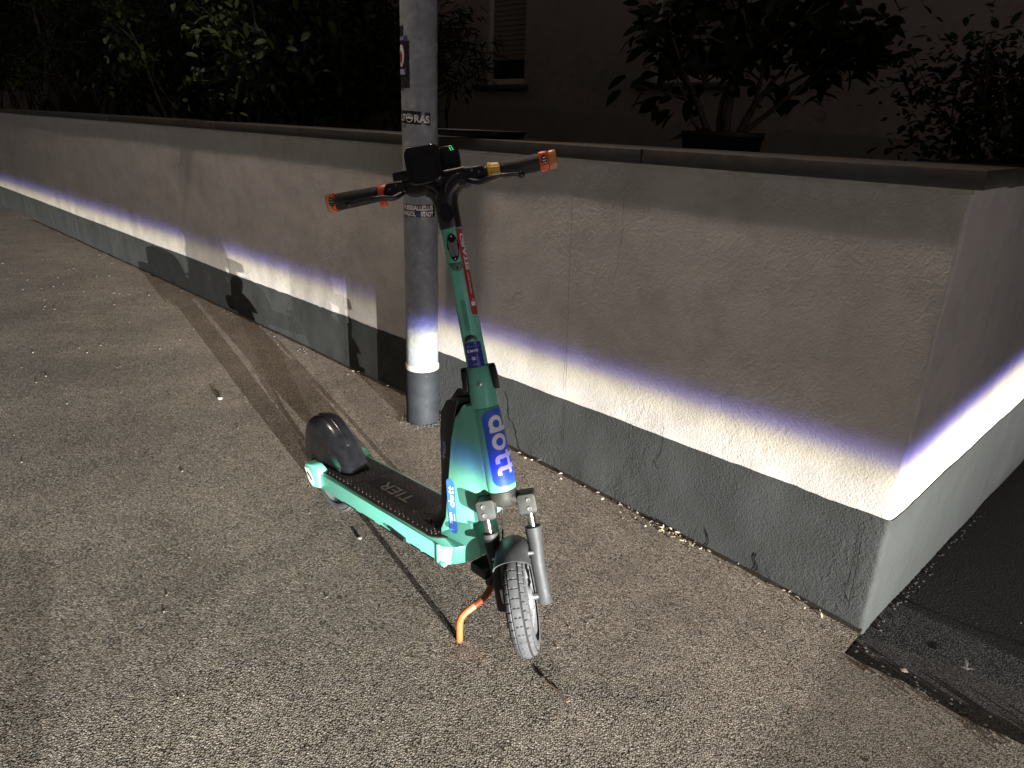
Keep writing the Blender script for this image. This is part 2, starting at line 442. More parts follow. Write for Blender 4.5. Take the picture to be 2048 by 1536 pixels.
M['stblue'] = plain('blue_print', (.05, .06, .22), 0.4)
M['led'] = emit('green_led', (.04, .8, .22), 0.55)
M['lampglass'] = emit('luminaire_glass', (1.0, .84, .71), 1.0)
M['facade'] = plaster('facade_render', (.33, .28, .25), (.39, .34, .30), 0.4)
M['winframe'] = plain('window_frame', (.60, .58, .54), 0.5)
M['shutter'] = plain('roller_shutter', (.22, .20, .16), 0.6)
M['pane'] = plain('window_pane', (.02, .02, .02), 0.08)
M['sill'] = plain('sill_metal', (.10, .085, .075), 0.5)
M['bark'] = plain('bark', (.075, .06, .048), 0.9, var=0.35, scale=30, bmp=0.8, bscale=90)
M['leaf'] = leafmat('broad_leaf', (.014, .022, .008))
M['leaf2'] = leafmat('small_leaf', (.013, .020, .007))
M['leaf3'] = leafmat('bindweed_leaf', (.016, .024, .006))
M['pot'] = plain('dark_plastic_pot', (.020, .019, .018), 0.6, var=0.2)
M['brick'] = plain('brown_pillar', (.20, .13, .10), 0.9, bmp=0.4, bscale=80)
M['pebble'] = plain('pebble_stone', (.17, .16, .14), 0.8, var=0.3, scale=120)
M['crumb'] = plain('crumbled_filling', (.040, .036, .030), 0.9, var=0.3, scale=120)
M['dryleaf'] = plain('dry_leaf', (.34, .29, .20), 0.8, var=0.4, scale=50)
M['twig'] = plain('twig_wood', (.10, .06, .04), 0.85, var=0.3)
M['dropping'] = plain('dried_splash', (.42, .39, .35), 0.85, var=0.3, scale=80)
M['cabinet'] = plain('cabinet_grey', (.30, .32, .31), 0.6, var=0.1, bmp=0.1, bscale=400)

# ---------------------------------------------------------------- ground
def ground_z(s, t):
    z = 0.11 * (1 - math.exp(-max(s, 0) / 1.6))
    if s < 0: z = 0.0 + 0.012 * s * 0
    return z
def ramp_z(s, t):
    if t < -0.12: return -0.0035
    if t < 0.26: return -0.0035 - 0.075 * (t + 0.12)
    return -0.0320 - 0.105 * (t - 0.26)
def sheet(name, ss, ts, zf, mat, dz=0.0, wob=0.0, rag=False):
    mb = MB(); n = len(ts)
    vs = []
    for i, s in enumerate(ss):
        for j, t in enumerate(ts):
            if rag and s < 0.02 and j == n - 1: t = t + .035 * noise.noise(Vector((s * 5, 1, 0))) + .02 * noise.noise(Vector((s * 23, 4, 0)))
            vs.append(W(s, t, zf(s, t) + dz + wob * noise.noise(Vector((s * 1.7, t * 1.7, 3)))))
    fs = [(i * n + j, (i + 1) * n + j, (i + 1) * n + j + 1, i * n + j + 1) for i in range(len(ss) - 1) for j in range(n - 1)]
    mb.add(vs, fs)
    return mb.build(name, mat)
def seq(*parts):
    out = []
    for a, b, n in parts: out += [a + (b - a) * k / n for k in range(n)]
    out.append(parts[-1][1]); return out
# pavement on the street side, level with the foot of the wall
g = sheet('pavement', seq((-1.6, 0, 80), (0.0, 5, 60), (5, 14, 20), (14, 60, 5)), seq((-60, -10, 5), (-10, -4, 12), (-4, -0.13, 60)), ground_z, M['asphalt'], 0, 0.004, True)
tag(g, kind='structure')
g4 = sheet('road', seq((-60, -10, 5), (-10, -1.6, 24)), seq((-60, -10, 5), (-10, -4, 12), (-4, -0.13, 20)), ground_z, M['mastic'], 0, 0.004)  # unseen road, added as a dark sheet to cut light bounced on to the wall
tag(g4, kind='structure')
g2 = sheet('pavement_edge', seq((0.0, 5, 60), (5, 14, 20), (14, 60, 5)), seq((-0.13, 0.05, 4)), ground_z, M['asphalt'], 0, 0.004)
tag(g2, kind='structure')
# driveway that falls away past the corner
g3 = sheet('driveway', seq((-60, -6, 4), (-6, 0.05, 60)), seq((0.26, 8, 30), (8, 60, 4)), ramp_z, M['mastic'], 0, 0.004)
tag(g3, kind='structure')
g5 = sheet('driveway_shade_band', seq((-60, -6, 4), (-6, 0.05, 60)), seq((-0.24, 0.26, 10)), ramp_z, M['shade_band'], 0, 0.004)  # band whose dark colour stands in for soft shade
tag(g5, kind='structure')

# ---------------------------------------------------------------- garden wall
TOP = 1.222; PAINT = 0.360; WLEN = 16.0; WSIDE = 7.0
wall = empty('garden_wall', W(0.3, 0.15, 0), 'rendered garden wall with grey painted base turning a corner', 'wall')
def edge_n(x, a=0.004): return a * (noise.noise(Vector((x * 9, 1.3, 0))) + 0.8 * noise.noise(Vector((x * 33, 7.1, 0))) + 0.5 * noise.noise(Vector((x * 90, 2.1, 0))))
def wall_band(name, mat, runs, z0, z1, off, nz):
    """front and side face of one band of the wall as a sheet with a rounded, slightly chipped corner; runs: path points ('s'|'t', value)"""
    path = []
    s = WLEN
    while s > 0.03:
        path.append(('s', s)); s -= 0.25 if s > 4 else 0.03
    path += [('c', k / 5) for k in range(6)]
    t = 0.04
    while t < WSIDE: path.append(('t', t)); t += 0.04 if t < 3 else 0.25
    vs = []
    r = 0.012
    for i, (k, v) in enumerate(path):
        for j in range(nz + 1):
            if k == 's': p = W(v, 0); nrm = -WT; key = v
            elif k == 't': p = W(0, v); nrm = -WS; key = -v
            else:
                a = R_(90 * v); p = W(r, r) - WT * (r * math.cos(a)) - WS * (r * math.sin(a)); nrm = -(WT * math.cos(a) + WS * math.sin(a)); key = 0.0
            zz0 = z0(key) if callable(z0) else z0; zz1 = z1(key) if callable(z1) else z1
            z = zz0 + (zz1 - zz0) * j / nz
            q = p + nrm * off + Vector((0, 0, z))
            if k == 'c': q += (WT + WS) * (0.004 * max(0, noise.noise(Vector((z * 16, 3.3, 0))) + 0.1) + 0.002 * noise.noise(Vector((z * 60, 1.3, 0))))
            q += nrm * (0.0035 * noise.noise(Vector((q.x * 2.6, q.y * 2.6, z * 2.6))) + 0.0012 * noise.noise(Vector((q.x * 13, q.y * 13, z * 13))))
            vs.append(q)
    n = nz + 1
    fs = [(i * n + j, (i + 1) * n + j, (i + 1) * n + j + 1, i * n + j + 1) for i in range(len(path) - 1) for j in range(nz)]
    mb = MB(); mb.add(vs, fs)
    return mb.build(name, mat, wall, smooth=60)
def paint_line(k): return PAINT + (0.0 if k >= 0 else 0.055 * k) + edge_n(k)
wall_band('plaster', M['plaster'], None, lambda k: paint_line(k) - 0.02, TOP, 0.0, 22)
wall_band('plinth', M['plinth'], None, -0.75, paint_line, 0.0035, 26)
# core behind the render (keeps light from leaking through), back face and top
mb = MB()
mb.prism([(0.03, 0.03), (WLEN, 0.03), (WLEN, 0.27), (0.27, 0.27), (0.27, WSIDE), (0.03, WSIDE)], -0.7, TOP - 0.001, lambda a, b, z: W(a, b, z))
mb.build('wall_core', M['mortar'], wall)
# coping slabs
CT = 0.044; OV = 0.020
def coping_slab(s0, s1, t0, t1, dz=0.0, first=False):
    mb = MB()
    mb.prism([(s0, t0), (s1, t0), (s1, t1), (s0, t1)], TOP + dz, TOP + CT + dz, lambda a, b, z: W(a, b, z))
    return mb.build('coping_slab', M['coping'], wall, bevel=0.004)
js = [0.90, 2.10, 3.955, 5.88, 7.9, 9.9, 11.9, 13.9, WLEN]
mb = MB()
mb.prism([(-OV, -OV), (js[0] - .002, -OV), (js[0] - .002, 0.30), (-OV, 0.30)], TOP, TOP + CT, lambda a, b, z: W(a, b, z))
mb.build('coping_slab', M['coping'], wall, bevel=0.004)
for i in range(len(js) - 1):
    coping_slab(js[i] + .003, js[i + 1] - .003, -OV + random.uniform(-.002, .002), 0.30, random.uniform(-.0015, .0015))
for t0, t1 in ((0.304, 2.0), (2.005, 3.9), (3.905, 5.8), (5.805, WSIDE)):
    coping_slab(-OV + .006, 0.30, t0, t1, -0.006 - 0.0)
# thin mortar bead under the coping, uneven
mb = MB(); s = -0.0
pts = []
k = 0.0
while k < 9: pts.append((k, 0.004 + 0.0035 * abs(noise.noise(Vector((k * 14, 5, 0)))) + 0.003 * max(0, noise.noise(Vector((k * 3, 9, 0)))))); k += 0.03
vs = []
for s, r in pts: vs += [W(s, -0.001, TOP - 0.001), W(s, -r * 1.0 - 0.001, TOP - 0.001), W(s, -0.001, TOP - r * 2.2 - 0.002)]
fs = []
for i in range(len(pts) - 1):
    a = i * 3; b = a + 3; fs += [(a + 1, b + 1, b + 2, a + 2)]
mb.add(vs, fs); mb.build('mortar_bead', M['mortar'], wall)
def wall_crack(pts, wd=0.0016, n=14, jit=0.006, name='crack', mat='crack'):
    mb = MB(); P = []
    for i in range(len(pts) - 1):
        for k in range(n):
            f = k / n; s = pts[i][0] + (pts[i + 1][0] - pts[i][0]) * f; z = pts[i][1] + (pts[i + 1][1] - pts[i][1]) * f
            P.append((s + jit * noise.noise(Vector((s * 40, z * 40, 3))), z + jit * noise.noise(Vector((s * 40, z * 40, 9)))))
    P.append(pts[-1])
    vs = []
    for i, (s, z) in enumerate(P):
        a = P[max(i - 1, 0)]; b = P[min(i + 1, len(P) - 1)]
        dx, dz = b[0] - a[0], b[1] - a[1]; L = math.hypot(dx, dz) or 1
        w2 = wd * (0.35 + 0.65 * abs(noise.noise(Vector((s * 30, z * 30, 1))))) * (0.25 if i in (0, len(P) - 1) else 1)
        nx, nz = -dz / L * w2, dx / L * w2
        o = -0.0062 if z < PAINT else -0.0048
        vs += [W(s + nx, o, z + nz), W(s - nx, o, z - nz)]
    mb.add(vs, [(2 * i, 2 * i + 1, 2 * i + 3, 2 * i + 2) for i in range(len(P) - 1)])
    mb.build(name, M[mat], wall)
wall_crack([(1.176, 1.10), (1.165, 0.75), (1.149, 0.372)], 0.0016, 20, 0.004, mat='hairline')
wall_crack([(1.149, 0.35), (1.143, 0.17)], 0.0014, 20, 0.004)
wall_crack([(0.72, 0.40), (0.713, 0.31), (0.735, 0.26), (0.72, 0.235)], 0.0016)
wall_crack([(1.46, 0.31), (1.44, 0.20), (1.40, 0.15), (1.385, 0.085), (1.335, 0.05)], 0.0035, 14, 0.012)
wall_crack([(0.962, 1.12), (0.957, 0.97), (0.97, 0.85)], 0.0014, mat='hairline')
wall_crack([(0.34, 0.09), (0.325, 0.045), (0.335, 0.02)], 0.005, 10, 0.012)
wall_crack([(2.66, 0.62), (2.655, 0.36), (2.65, 0.12)], 0.0012)
wall_crack([(0.058, 0.33), (0.052, 0.2), (0.05, 0.06)], 0.0016)
wall_crack([(4.0, 0.47), (3.98, 0.30)], 0.003)
wall_crack([(0.52, 0.10), (0.50, 0.06), (0.505, 0.02)], 0.004, 10, 0.01)

mb = MB(); P = []; k = 0.0
while k < 9: P.append((k, .012 + .012 * noise.noise(Vector((k * 7, 3, 0))) + .010 * abs(noise.noise(Vector((k * 31, 6, 0)))))); k += .02
vs = []
for s_, d_ in P:
    zz = ground_z(s_, 0) + .004 * noise.noise(Vector((s_ * 1.7, 0, 3)))
    vs += [W(s_, .001, zz + .006 + .004 * noise.noise(Vector((s_ * 25, 1, 1)))), W(s_, -.004 - d_ * .4, zz + .0045), W(s_, -.006 - max(.002, d_), zz + .0022)]
mb.add(vs, [q for i in range(len(P) - 1) for q in ((3 * i, 3 * i + 3, 3 * i + 4, 3 * i + 1), (3 * i + 1, 3 * i + 4, 3 * i + 5, 3 * i + 2))])
tag(mb.build('dirt_line', M['soil'], None), 'dark dirt gathered in the joint at the foot of the wall', 'dirt', kind='stuff')
# raised garden behind the wall
gd = sheet('garden_bed', seq((0.1, 8, 20), (8, 40, 6)), seq((0.2, 3.4, 12)), lambda s, t: 1.12, M['soil'], 0, 0.03)
tag(gd, kind='structure')

# ---------------------------------------------------------------- street lamp
PC = Vector((-0.39, 2.86, 0.0)); PR = 0.068
lamp = empty('street_lamp', (PC.x, PC.y, 0.075), 'galvanised street lamp post with stickers in front of the garden wall', 'street lamp')
def pole_pt(a, z, r):  # a: angle from the side facing the camera, positive to the right
    d = Vector((-PC.x, -PC.y, 0)).normalized(); e = Vector((-d.y, d.x, 0))
    return Vector((PC.x, PC.y, z)) + d * (r * math.cos(a)) + e * (r * math.sin(a))
def lathe_z(prof, c, n=48):
    mb = MB(); mb.lathe(prof, n, c); return mb
lathe_z([(PR, 0.30), (PR, 3.0), (PR * .97, 3.02), (PR * .8, 5.35), (PR * .78, 5.45)], (PC.x, PC.y, 0)).build('pole', M['galv'], lamp, smooth=60)
lathe_z([(PR + .004, -0.1), (PR + .0045, 0.07), (PR + .0035, 0.1), (PR + .003, 0.318), (PR + .0005, 0.3195)], (PC.x, PC.y, 0)).build('base_sleeve', M['sleeve'], lamp, smooth=60)
lathe_z([(PR + .0005, 0.3198), (PR + .0038, 0.322), (PR + .0040, 0.338), (PR + .001, 0.345)], (PC.x, PC.y, 0)).build('rubber_ring', M['mortar'], lamp, smooth=60)
LP = W(LAMP_S, LAMP_T, LAMP_Z)
mb = MB(); mb.tube([(PC.x, PC.y, 5.4), (PC.x, PC.y, 5.56), (PC.x * .7 + LP.x * .3, PC.y * .7 + LP.y * .3, 5.64), (LP.x, LP.y, 5.62)], 0.03, 12); mb.build('arm', M['galv'], lamp, smooth=60)
dirn = (Vector((LP.x, LP.y, 0)) - Vector((PC.x, PC.y, 0))).normalized(); rz = Matrix.Rotation(math.atan2(dirn.y, dirn.x), 3, 'Z')
mb = MB(); mb.box((LP.x, LP.y, 5.625), (0.62, 0.26, 0.07), rz); mb.build('luminaire', M['alu'], lamp, bevel=0.02)
mb = MB(); mb.box((LP.x, LP.y, 5.585), (0.40, 0.18, 0.008), rz); mb.build('lamp_glass', M['lampglass'], lamp)
def pole_sticker(a0, a1, z0, z1, mat, tilt=0.0, off=0.0012, name='sticker', label=None):
    uc = (a0 + a1) / 2; zc = (z0 + z1) / 2; wd = (a1 - a0) * PR; ht = z1 - z0
    def fn(u, v, o=off): return pole_pt(uc + u / PR, zc + v + tilt * u, PR + o)
    s_ = flat_to(name, [rect(-wd / 2, -ht / 2, wd / 2, ht / 2)], fn, M[mat], lamp, 0.008)
    if label: s_['label'] = label
    return s_, fn, wd, ht
def on(sticker, fn, polys, mat, off, name='lettering', dx=0, dy=0):
    return flat_to(name, polys, lambda u, v: fn(u + dx, v + dy, off), M[mat], sticker, 0.006)
# black and white ultras sticker
st, fn, wd, ht = pole_sticker(-1.30, 0.62, 1.303, 1.353, 'stblack', -0.05, label='black sticker with white slab letters and a round emblem')
on(st, fn, text_polys('LT', 0.024, 0.035, 0.030), 'pale', 0.0018, dx=-0.050)
on(st, fn, text_polys('RAS', 0.027, 0.035, 0.058), 'pale', 0.0018, dx=0.032)
on(st, fn, ring_polys(0, 0, 0.0125, 0.0155) + [rect(-.016, -.003, .016, .003)] + ring_polys(0, 0.003, 0.0, 0.006, 0, 180, 10), 'pale', 0.0018, dx=-0.018, name='emblem')
on(st, fn, [rect(-.065, -.0008, .065, .0008)], 'pale', 0.0018, dy=-0.0228, name='sticker_border')
# football club sticker
st, fn, wd, ht = pole_sticker(-1.22, 0.92, 0.966, 1.014, 'stblack', 0.0, label='white lettered football club sticker')
on(st, fn, text_polys('FUSSBALLCLUB', 0.019, 0.045, 0.128), 'pale', 0.0018, dy=0.0115, dx=-.002)
on(st, fn, text_polys('INGOL', 0.019, 0.045, 0.060), 'pale', 0.0018, dy=-0.0115, dx=-.038)
on(st, fn, text_polys('STADT', 0.019, 0.045, 0.052), 'pale', 0.0018, dy=-0.0115, dx=.037)
on(st, fn, text_polys('04', 0.017, 0.03, 0.014), 'stblue', 0.0018, dy=-0.0115, dx=.0015, name='emblem')
# round star sticker half hidden by the phone holder
st, fn, wd, ht = None, None, 0, 0
uc, zc = -0.62, 1.190
fn = lambda u, v, o=0.0012: pole_pt(uc + u / PR, zc + v, PR + o)
st = flat_to('sticker', ring_polys(0, 0, 0.0, 0.039, n=30), fn, M['stblack'], lamp, 0.008); st['label'] = 'round black sticker with a white star'
on(st, fn, ring_polys(0, 0, 0.033, 0.036, n=40), 'pale', 0.0018, name='sticker_border')
star = []
for k in range(10):
    a = R_(90 + 36 * k); rr = 0.024 if k % 2 == 0 else 0.010; star.append((rr * math.cos(a), rr * math.sin(a)))
on(st, fn, [[(0, 0), star[k], star[(k + 1) % 10]] for k in range(10)], 'pale', 0.0018, name='star')
# torn picture sticker at the top left
st, fn, wd, ht = pole_sticker(-1.50, -0.52, 1.432, 1.590, 'stblack', 0.0, label='black picture sticker with blue and white lettering')
on(st, fn, ring_polys(-.012, 0.03, 0.0, 0.020, 0, 360, 20, 1.9), 'pale', 0.0016, name='picture')
on(st, fn, ring_polys(-.016, 0.026, 0.0, 0.012, 0, 360, 16, 1.7), 'red', 0.0020, name='picture')
on(st, fn, [rect(-.034, -.014, .016, .010)], 'stblue', 0.0018, dy=-0.022, name='picture')
on(st, fn, text_polys('KER', 0.015, 0.04, 0.040), 'pale', 0.0024, dy=-0.024, dx=-.008)
st2, fn2, w2, h2 = pole_sticker(-1.50, -0.62, 1.592, 1.606, 'stblue', 0.0, label='blue strip of sticker with white outline letters')
on(st2, fn2, text_polys('ALA', 0.010, 0.03, 0.028), 'pale', 0.0020, dx=-.004)
pole_sticker(-1.45, -0.95, 1.608, 1.640, 'stblack', 0.0, label='small dark sticker remnant')
# crumbled filling round the foot of the post
mb = MB()
for k in range(150):
    a = random.uniform(0, 6.283); rr = PR + 0.006 + abs(random.gauss(0, 0.016))
    p = Vector((PC.x + rr * math.cos(a), PC.y + rr * math.sin(a), 0.078)); q = random.uniform(0.002, 0.006)
    mb.add([p + Vector((q, 0, 0)), p + Vector((-q * .5, q * .8, 0)), p + Vector((-q * .5, -q * .8, 0)), p + Vector((0, 0, q * 1.1))], [(0, 1, 3), (1, 2, 3), (2, 0, 3)])
tag(mb.build('crumbled_joint_filling', M['crumb'], None, smooth=0), 'crumbled pale joint filling round the foot of the lamp post', 'gravel', kind='stuff')

# ---------------------------------------------------------------- building behind
BT = 3.2
house = empty('house', W(4, BT, 1.1), 'dark rendered house behind the garden wall with two shuttered windows', 'house')
def wallbox(mb, s0, s1, z0, z1, t0, t1):
    return mb.prism([(s0, t0), (s1, t0), (s1, t1), (s0, t1)], z0, z1, lambda a, b, z: W(a, b, z))
# facade pieces round the two openings: window A s 4.55-5.15, window B s 2.45-3.20
opens = [(2.45, 3.22, 1.66, 3.0), (4.55, 5.15, 1.66, 3.0)]
mb = MB(); T0, T1 = BT, BT + 0.3
edges = [(-3.0, 2.45), (3.22, 4.55), (5.15, 45.0)]
for a, b in edges: wallbox(mb, a, b, 0.2, 3.0, T0, T1)
for a, b, c, d in opens: wallbox(mb, a, b, 0.2, c, T0, T1)
wallbox(mb, -3.0, 45.0, 3.0, 6.5, T0, T1)
mb.build('facade', M['facade'], house)
for a, b, c, d in opens:
    mb = MB(); fw = 0.055
    for q in ((a, a + fw, c, d), (b - fw, b, c, d), (a + fw, b - fw, c, c + fw), (a + fw, b - fw, d - fw, d)):
        wallbox(mb, q[0] + .001, q[1] - .001, q[2] + .001, q[3] - .001, BT + 0.09, BT + 0.15)
    wf = mb.build('window', M['winframe'], house, bevel=0.004)
    mb = MB(); wallbox(mb, a + fw, b - fw, c + fw, d - fw, BT + 0.13, BT + 0.14); mb.build('pane', M['pane'], wf)
    z = c + 0.22
    while z < d - 0.06:
        mb = MB(); wallbox(mb, a + fw, b - fw, z, z + 0.040, BT + 0.112, BT + 0.122); mb.build('shutter_slat', M['shutter'], wf, bevel=0.003, seg=1); z += 0.043
    mb = MB(); wallbox(mb, a - 0.06, b + 0.06, c - 0.045, c - 0.004, BT - 0.05, BT + 0.09); mb.build('window_sill', M['sill'], house, bevel=0.006)
pil = empty('gate_pillar', W(15.5, 2.2, 0), 'dim brown pillar beyond the far end of the hedge', 'pillar')
mb = MB(); wallbox(mb, 15.2, 16.3, 0, 2.5, 2.0, 2.6); mb.build('shaft', M['brick'], pil, bevel=0.01)
mb = MB(); wallbox(mb, 15.1, 16.4, 2.502, 2.6, 1.9, 2.7); mb.build('cap', M['sill'], pil, bevel=0.01)

# ---------------------------------------------------------------- e-scooter
Q = Vector((-0.0211, 1.5383, 0.50))
FW = Vector((0.7071, -0.7071, 0)); LF = Vector((0.7069, 0.7070, 0.0215)).normalized(); UP = FW.cross(LF)
OB = Q - UP * 0.46
AX = Vector((-0.2172, 0.1881, 0.9578)).normalized()
HD = Vector((-0.0399, -0.9821, 0.1839)); HD = (HD - AX * HD.dot(AX)).normalized(); SD = AX.cross(HD)
def mat4(x, y, z, o): return Matrix(((x.x, y.x, z.x, o.x), (x.y, y.y, z.y, o.y), (x.z, y.z, z.z, o.z), (0, 0, 0, 1)))
MBo = mat4(FW, LF, UP, OB)          # body: x forward, y left, z up
MSt = mat4(HD, SD, AX, Q)           # steering: x wheel forward, y left, z along the steerer
SX, SZ = AX.dot(FW), AX.dot(UP)
sh_ = (FW - AX * FW.dot(AX)).normalized()
MHt = mat4(sh_, AX.cross(sh_), AX, Q)   # head tube: along the steerer but fixed to the body
scooter = empty('kick_scooter', (OB.x, OB.y, 0.03), 'turquoise electric rental kick scooter parked on its orange stand', 'scooter')
S = scooter
def B(mb, name, mat, parent=S, frame=MBo, **k): return mb.build(name, M[mat], parent, frame, **k)
# --- head tube and body
def zt(x): return 0.248 + 0.0580 * (x + 0.126)       # top of the deck
ht = MB(); ht.lathe([(.030, -.022), (.0370, -.020), (.0375, 0.0), (.0350, .10), (.0325, .186), (.0290, .190)], 40)
htube = B(ht, 'head_tube', 'green', frame=MHt, smooth=50)
prof = [(-.058, .655), (-.098, .640), (-.122, .600), (-.130, .54), (-.137, .435), (-.150, .310), (-.170, .268), (-.175, .205),
        (-.075, .202), (-.036, .232), (-.030, .262), (-.058, .322), (-.030, .345), (-.026, .386), (-.041, .390), (-.041, .426), (-.020, .438), (.004, .436), (-.020, .52)]
mb = MB()
def bw(x, z):
    f = min(1, max(0, (x + .14) / .12)); w_ = .056 * (1 - f) + .0365 * f
    if z > .5: w_ *= 1 - 0.25 * (z - .5) / .15
    return w_
mb.prism(prof, -1, 1, lambda a, b, w_: Vector((a, w_ * bw(a, b), b)))
B(mb, 'body_frame', 'green', bevel=.006, seg=3, smooth=35)
# battery along the back of the body
mb = MB(); P = [(-.108, .650), (-.150, .640), (-.172, .605), (-.178, .55), (-.176, .43), (-.180, .315), (-.200, .285), (-.262, .268), (-.262, .262), (-.170, .262), (-.153, .300), (-.139, .435), (-.131, .55), (-.120, .605)]
mb.prism(P, -.045, .045, lambda a, b, w_: Vector((a, w_, b)))
bat = B(mb, 'battery_cover', 'black', bevel=.006, seg=3, smooth=35)
mb = MB(); mb.tube([(-.115, .0, .652), (-.150, 0, .648), (-.172, 0, .618)], .012, 10); B(mb, 'battery_latch', 'black', bat)
def side_fn(y, ang, x0, z0):
    ca, sa = math.cos(ang), math.sin(ang)
    def fn(u, v): # u along the reading direction, v up the letters
        return MBo @ Vector((x0 + ca * u - sa * v, y, z0 + sa * u + ca * v))
    return fn
# letters on the battery side (read upwards)
flat_to('lettering', text_polys('TIER', .013, .02, .055), lambda u, v: MBo @ Vector((-.158 - v, -.0463, .50 + u)), M['greyprint'], bat)
# --- deck
mb = MB()
def deck_ring(w_, ins=0.0, x0=-.80, x1=-.06):
    out = []
    for k in range(13):
        a = R_(90 - 180 * k / 12); out.append((x1 - .075 + (.075 - ins) * math.cos(a) * 0.85, (w_ - ins) * math.sin(a)))
    return [(x0 + ins, w_ - ins)] + out + [(x0 + ins, -w_ + ins)]
R0 = deck_ring(.094)
mb.prism(R0, -.054, 0, lambda a, b, w_: Vector((a, b, zt(a) + w_)))
deck = B(mb, 'deck', 'green', bevel=.004, seg=2, smooth=35)
mb = MB(); mb.prism(deck_ring(.080, 0, -.74, -.10), -.066, -.0495, lambda a, b, w_: Vector((a, b, zt(a) + w_))); B(mb, 'deck_underside', 'black', deck)
# rail grooves and slots low on the flank
for sg in (-1, 1):
    for x0, x1 in ((-.60, -.53), (-.50, -.43), (-.40, -.33), (-.255, -.21), (-.195, -.15)):
        mb = MB(); mb.prism([(x0, -.0535), (x1, -.0535), (x1, -.0485), (x0, -.0485)], sg * .0935, sg * .0945, lambda a, b, w_: Vector((a, w_, zt(a) + b))); B(mb, 'flank_slot', 'black', deck)
mb = MB(); mb.tube([(-.335, -.098, zt(-.335) - .040), (-.275, -.098, zt(-.275) - .046)], .0075, 8); B(mb, 'side_reflector', 'black', deck)
# hinge-like knuckle where flank and nose meet
for sg in (-1, 1):
    mb = MB(); mb.box((-.134, sg * .0935, zt(-.134) - .026), (.012, .006, .056)); mb.box((-.118, sg * .090, zt(-.118) - .052), (.022, .012, .010)); B(mb, 'nose_bracket', 'green', deck, bevel=.002)
matp = MB(); matp.prism(deck_ring(.084, 0, -.79, -.115), -.001, .0035, lambda a, b, w_: Vector((a, b, zt(a) + w_)))
dmat = B(matp, 'deck_mat', 'mat', bevel=.0015, seg=1)
mb = MB(); x = -.775
while x < -.17:
    y = -.072
    k = 0
    while y < .075:
        inpad = -.572 < x < -.318 and abs(y) < .036
        if not inpad and not (-.592 < x < -.580):
            q = .0040; c = Vector((x, y + (.0058 if int(round((x + .775) / .0105)) % 2 else 0), zt(x) + .0034))
            mb.add([c + Vector((-q, 0, 0)), c + Vector((0, -q, 0)), c + Vector((q, 0, 0)), c + Vector((0, q, 0)), c + Vector((0, 0, .0034))], [(0, 1, 4), (1, 2, 4), (2, 3, 4), (3, 0, 4)])
        y += .0116
    x += .0105
o = B(mb, 'tread_studs', 'stud', dmat, smooth=0); tag(o, kind='stuff')
mb = MB(); mb.box((-.586, 0, zt(-.586) + .0035), (.006, .158, .0012)); B(mb, 'mat_joint', 'black', dmat)
pad = MB(); pad.prism([(a - .445, b) for a, b in rrect(.250, .066, .032)], .0032, .0046, lambda a, b, w_: Vector((a, b, zt(a) + w_)))
pd = B(pad, 'logo_pad', 'black', dmat)
flat_to('lettering', text_polys('TIER', .042, .012, .150, 1.05), lambda u, v: MBo @ Vector((-.448 - u, -v, zt(-.448 - u) + .0052)), M['greyprint'], dmat)
# rear blocks either side of the wheel
for sg in (-1, 1):
    mb = MB(); P = [(-.735, zt(-.735) + .006), (-.765, zt(-.765) + .020), (-.820, zt(-.82) + .016), (-.832, zt(-.83) - .004), (-.815, zt(-.81) - .045), (-.785, zt(-.78) - .062), (-.735, zt(-.735) - .050)]
    mb.prism(P, sg * .064, sg * .1005, lambda a, b, w_: Vector((a, w_, b)))
    rb = B(mb, 'axle_block', 'green', bevel=.006, seg=3)
    mb = MB(); mb.prism([(-.822, zt(-.8) + .0), (-.80, zt(-.8) + .002), (-.766, zt(-.77) - .036), (-.775, zt(-.77) - .052), (-.795, zt(-.79) - .045)], sg * .1004, sg * .1016, lambda a, b, w_: Vector((a, w_, b))); rr = B(mb, 'reflector', 'pale', rb)
    mb = MB(); mb.prism([(-.808, zt(-.8) - .016), (-.803, zt(-.8) - .010), (-.776, zt(-.77) - .030), (-.781, zt(-.77) - .036)], sg * .1015, sg * .1022, lambda a, b, w_: Vector((a, w_, b))); B(mb, 'slot', 'black', rb)
# rear light bar
mb = MB(); mb.box((-.845, 0, zt(-.84) - .015), (.02, .10, .03)); B(mb, 'tail_light', 'red', bevel=.004)
# --- wheels
def tyre(Rr, wd, n=360):
    prof_ = []
    half = wd / 2
    m = 40
    for k in range(m + 1):
        a = -math.pi * 0.60 + 2 * math.pi * 0.60 * k / m
        prof_.append((math.cos(a), math.sin(a), a))
    ctr = Rr - half * 0.96
    rings = []; DD = []
    for i in range(n):
        th = 2 * math.pi * i / n; ring = []
        for k, (ca, sa, a) in enumerate(prof_):
            rr_ = half * (1.0 if abs(a) < 1.3 else 1.0)
            d = 0.0
            if abs(a) < 1.15:
                if k in (m // 2 - 5, m // 2 + 5): d = .0034
                elif k in (m // 2 - 11, m // 2 + 11): d = .0026
                band = abs(k - m // 2)
                if band < 4 and i % 9 == 0 and band > 0: d = max(d, .0022)
                if 5 < band < 10 and (i + 4) % 9 == 0: d = max(d, .0024)
                if 11 < band < 16 and i % 9 == 2: d = max(d, .0024)
            DD.append(d); q = rr_ - d
            ring.append(Vector(((ctr + q * ca) * math.cos(th), q * sa * 1.0, (ctr + q * ca) * math.sin(th))))
        rings.append(ring)
    mb = MB(); nn = len(prof_); vs = [p for r in rings for p in r]; fs = []
    for i in range(n):
        a = i * nn; b = ((i + 1) % n) * nn
        for k in range(nn - 1): fs.append((a + k, b + k, b + k + 1, a + k + 1))
    mb.add(vs, fs); mb.groove = [i for i, f in enumerate(fs) if sum(DD[v] for v in f) > .0040]; return mb
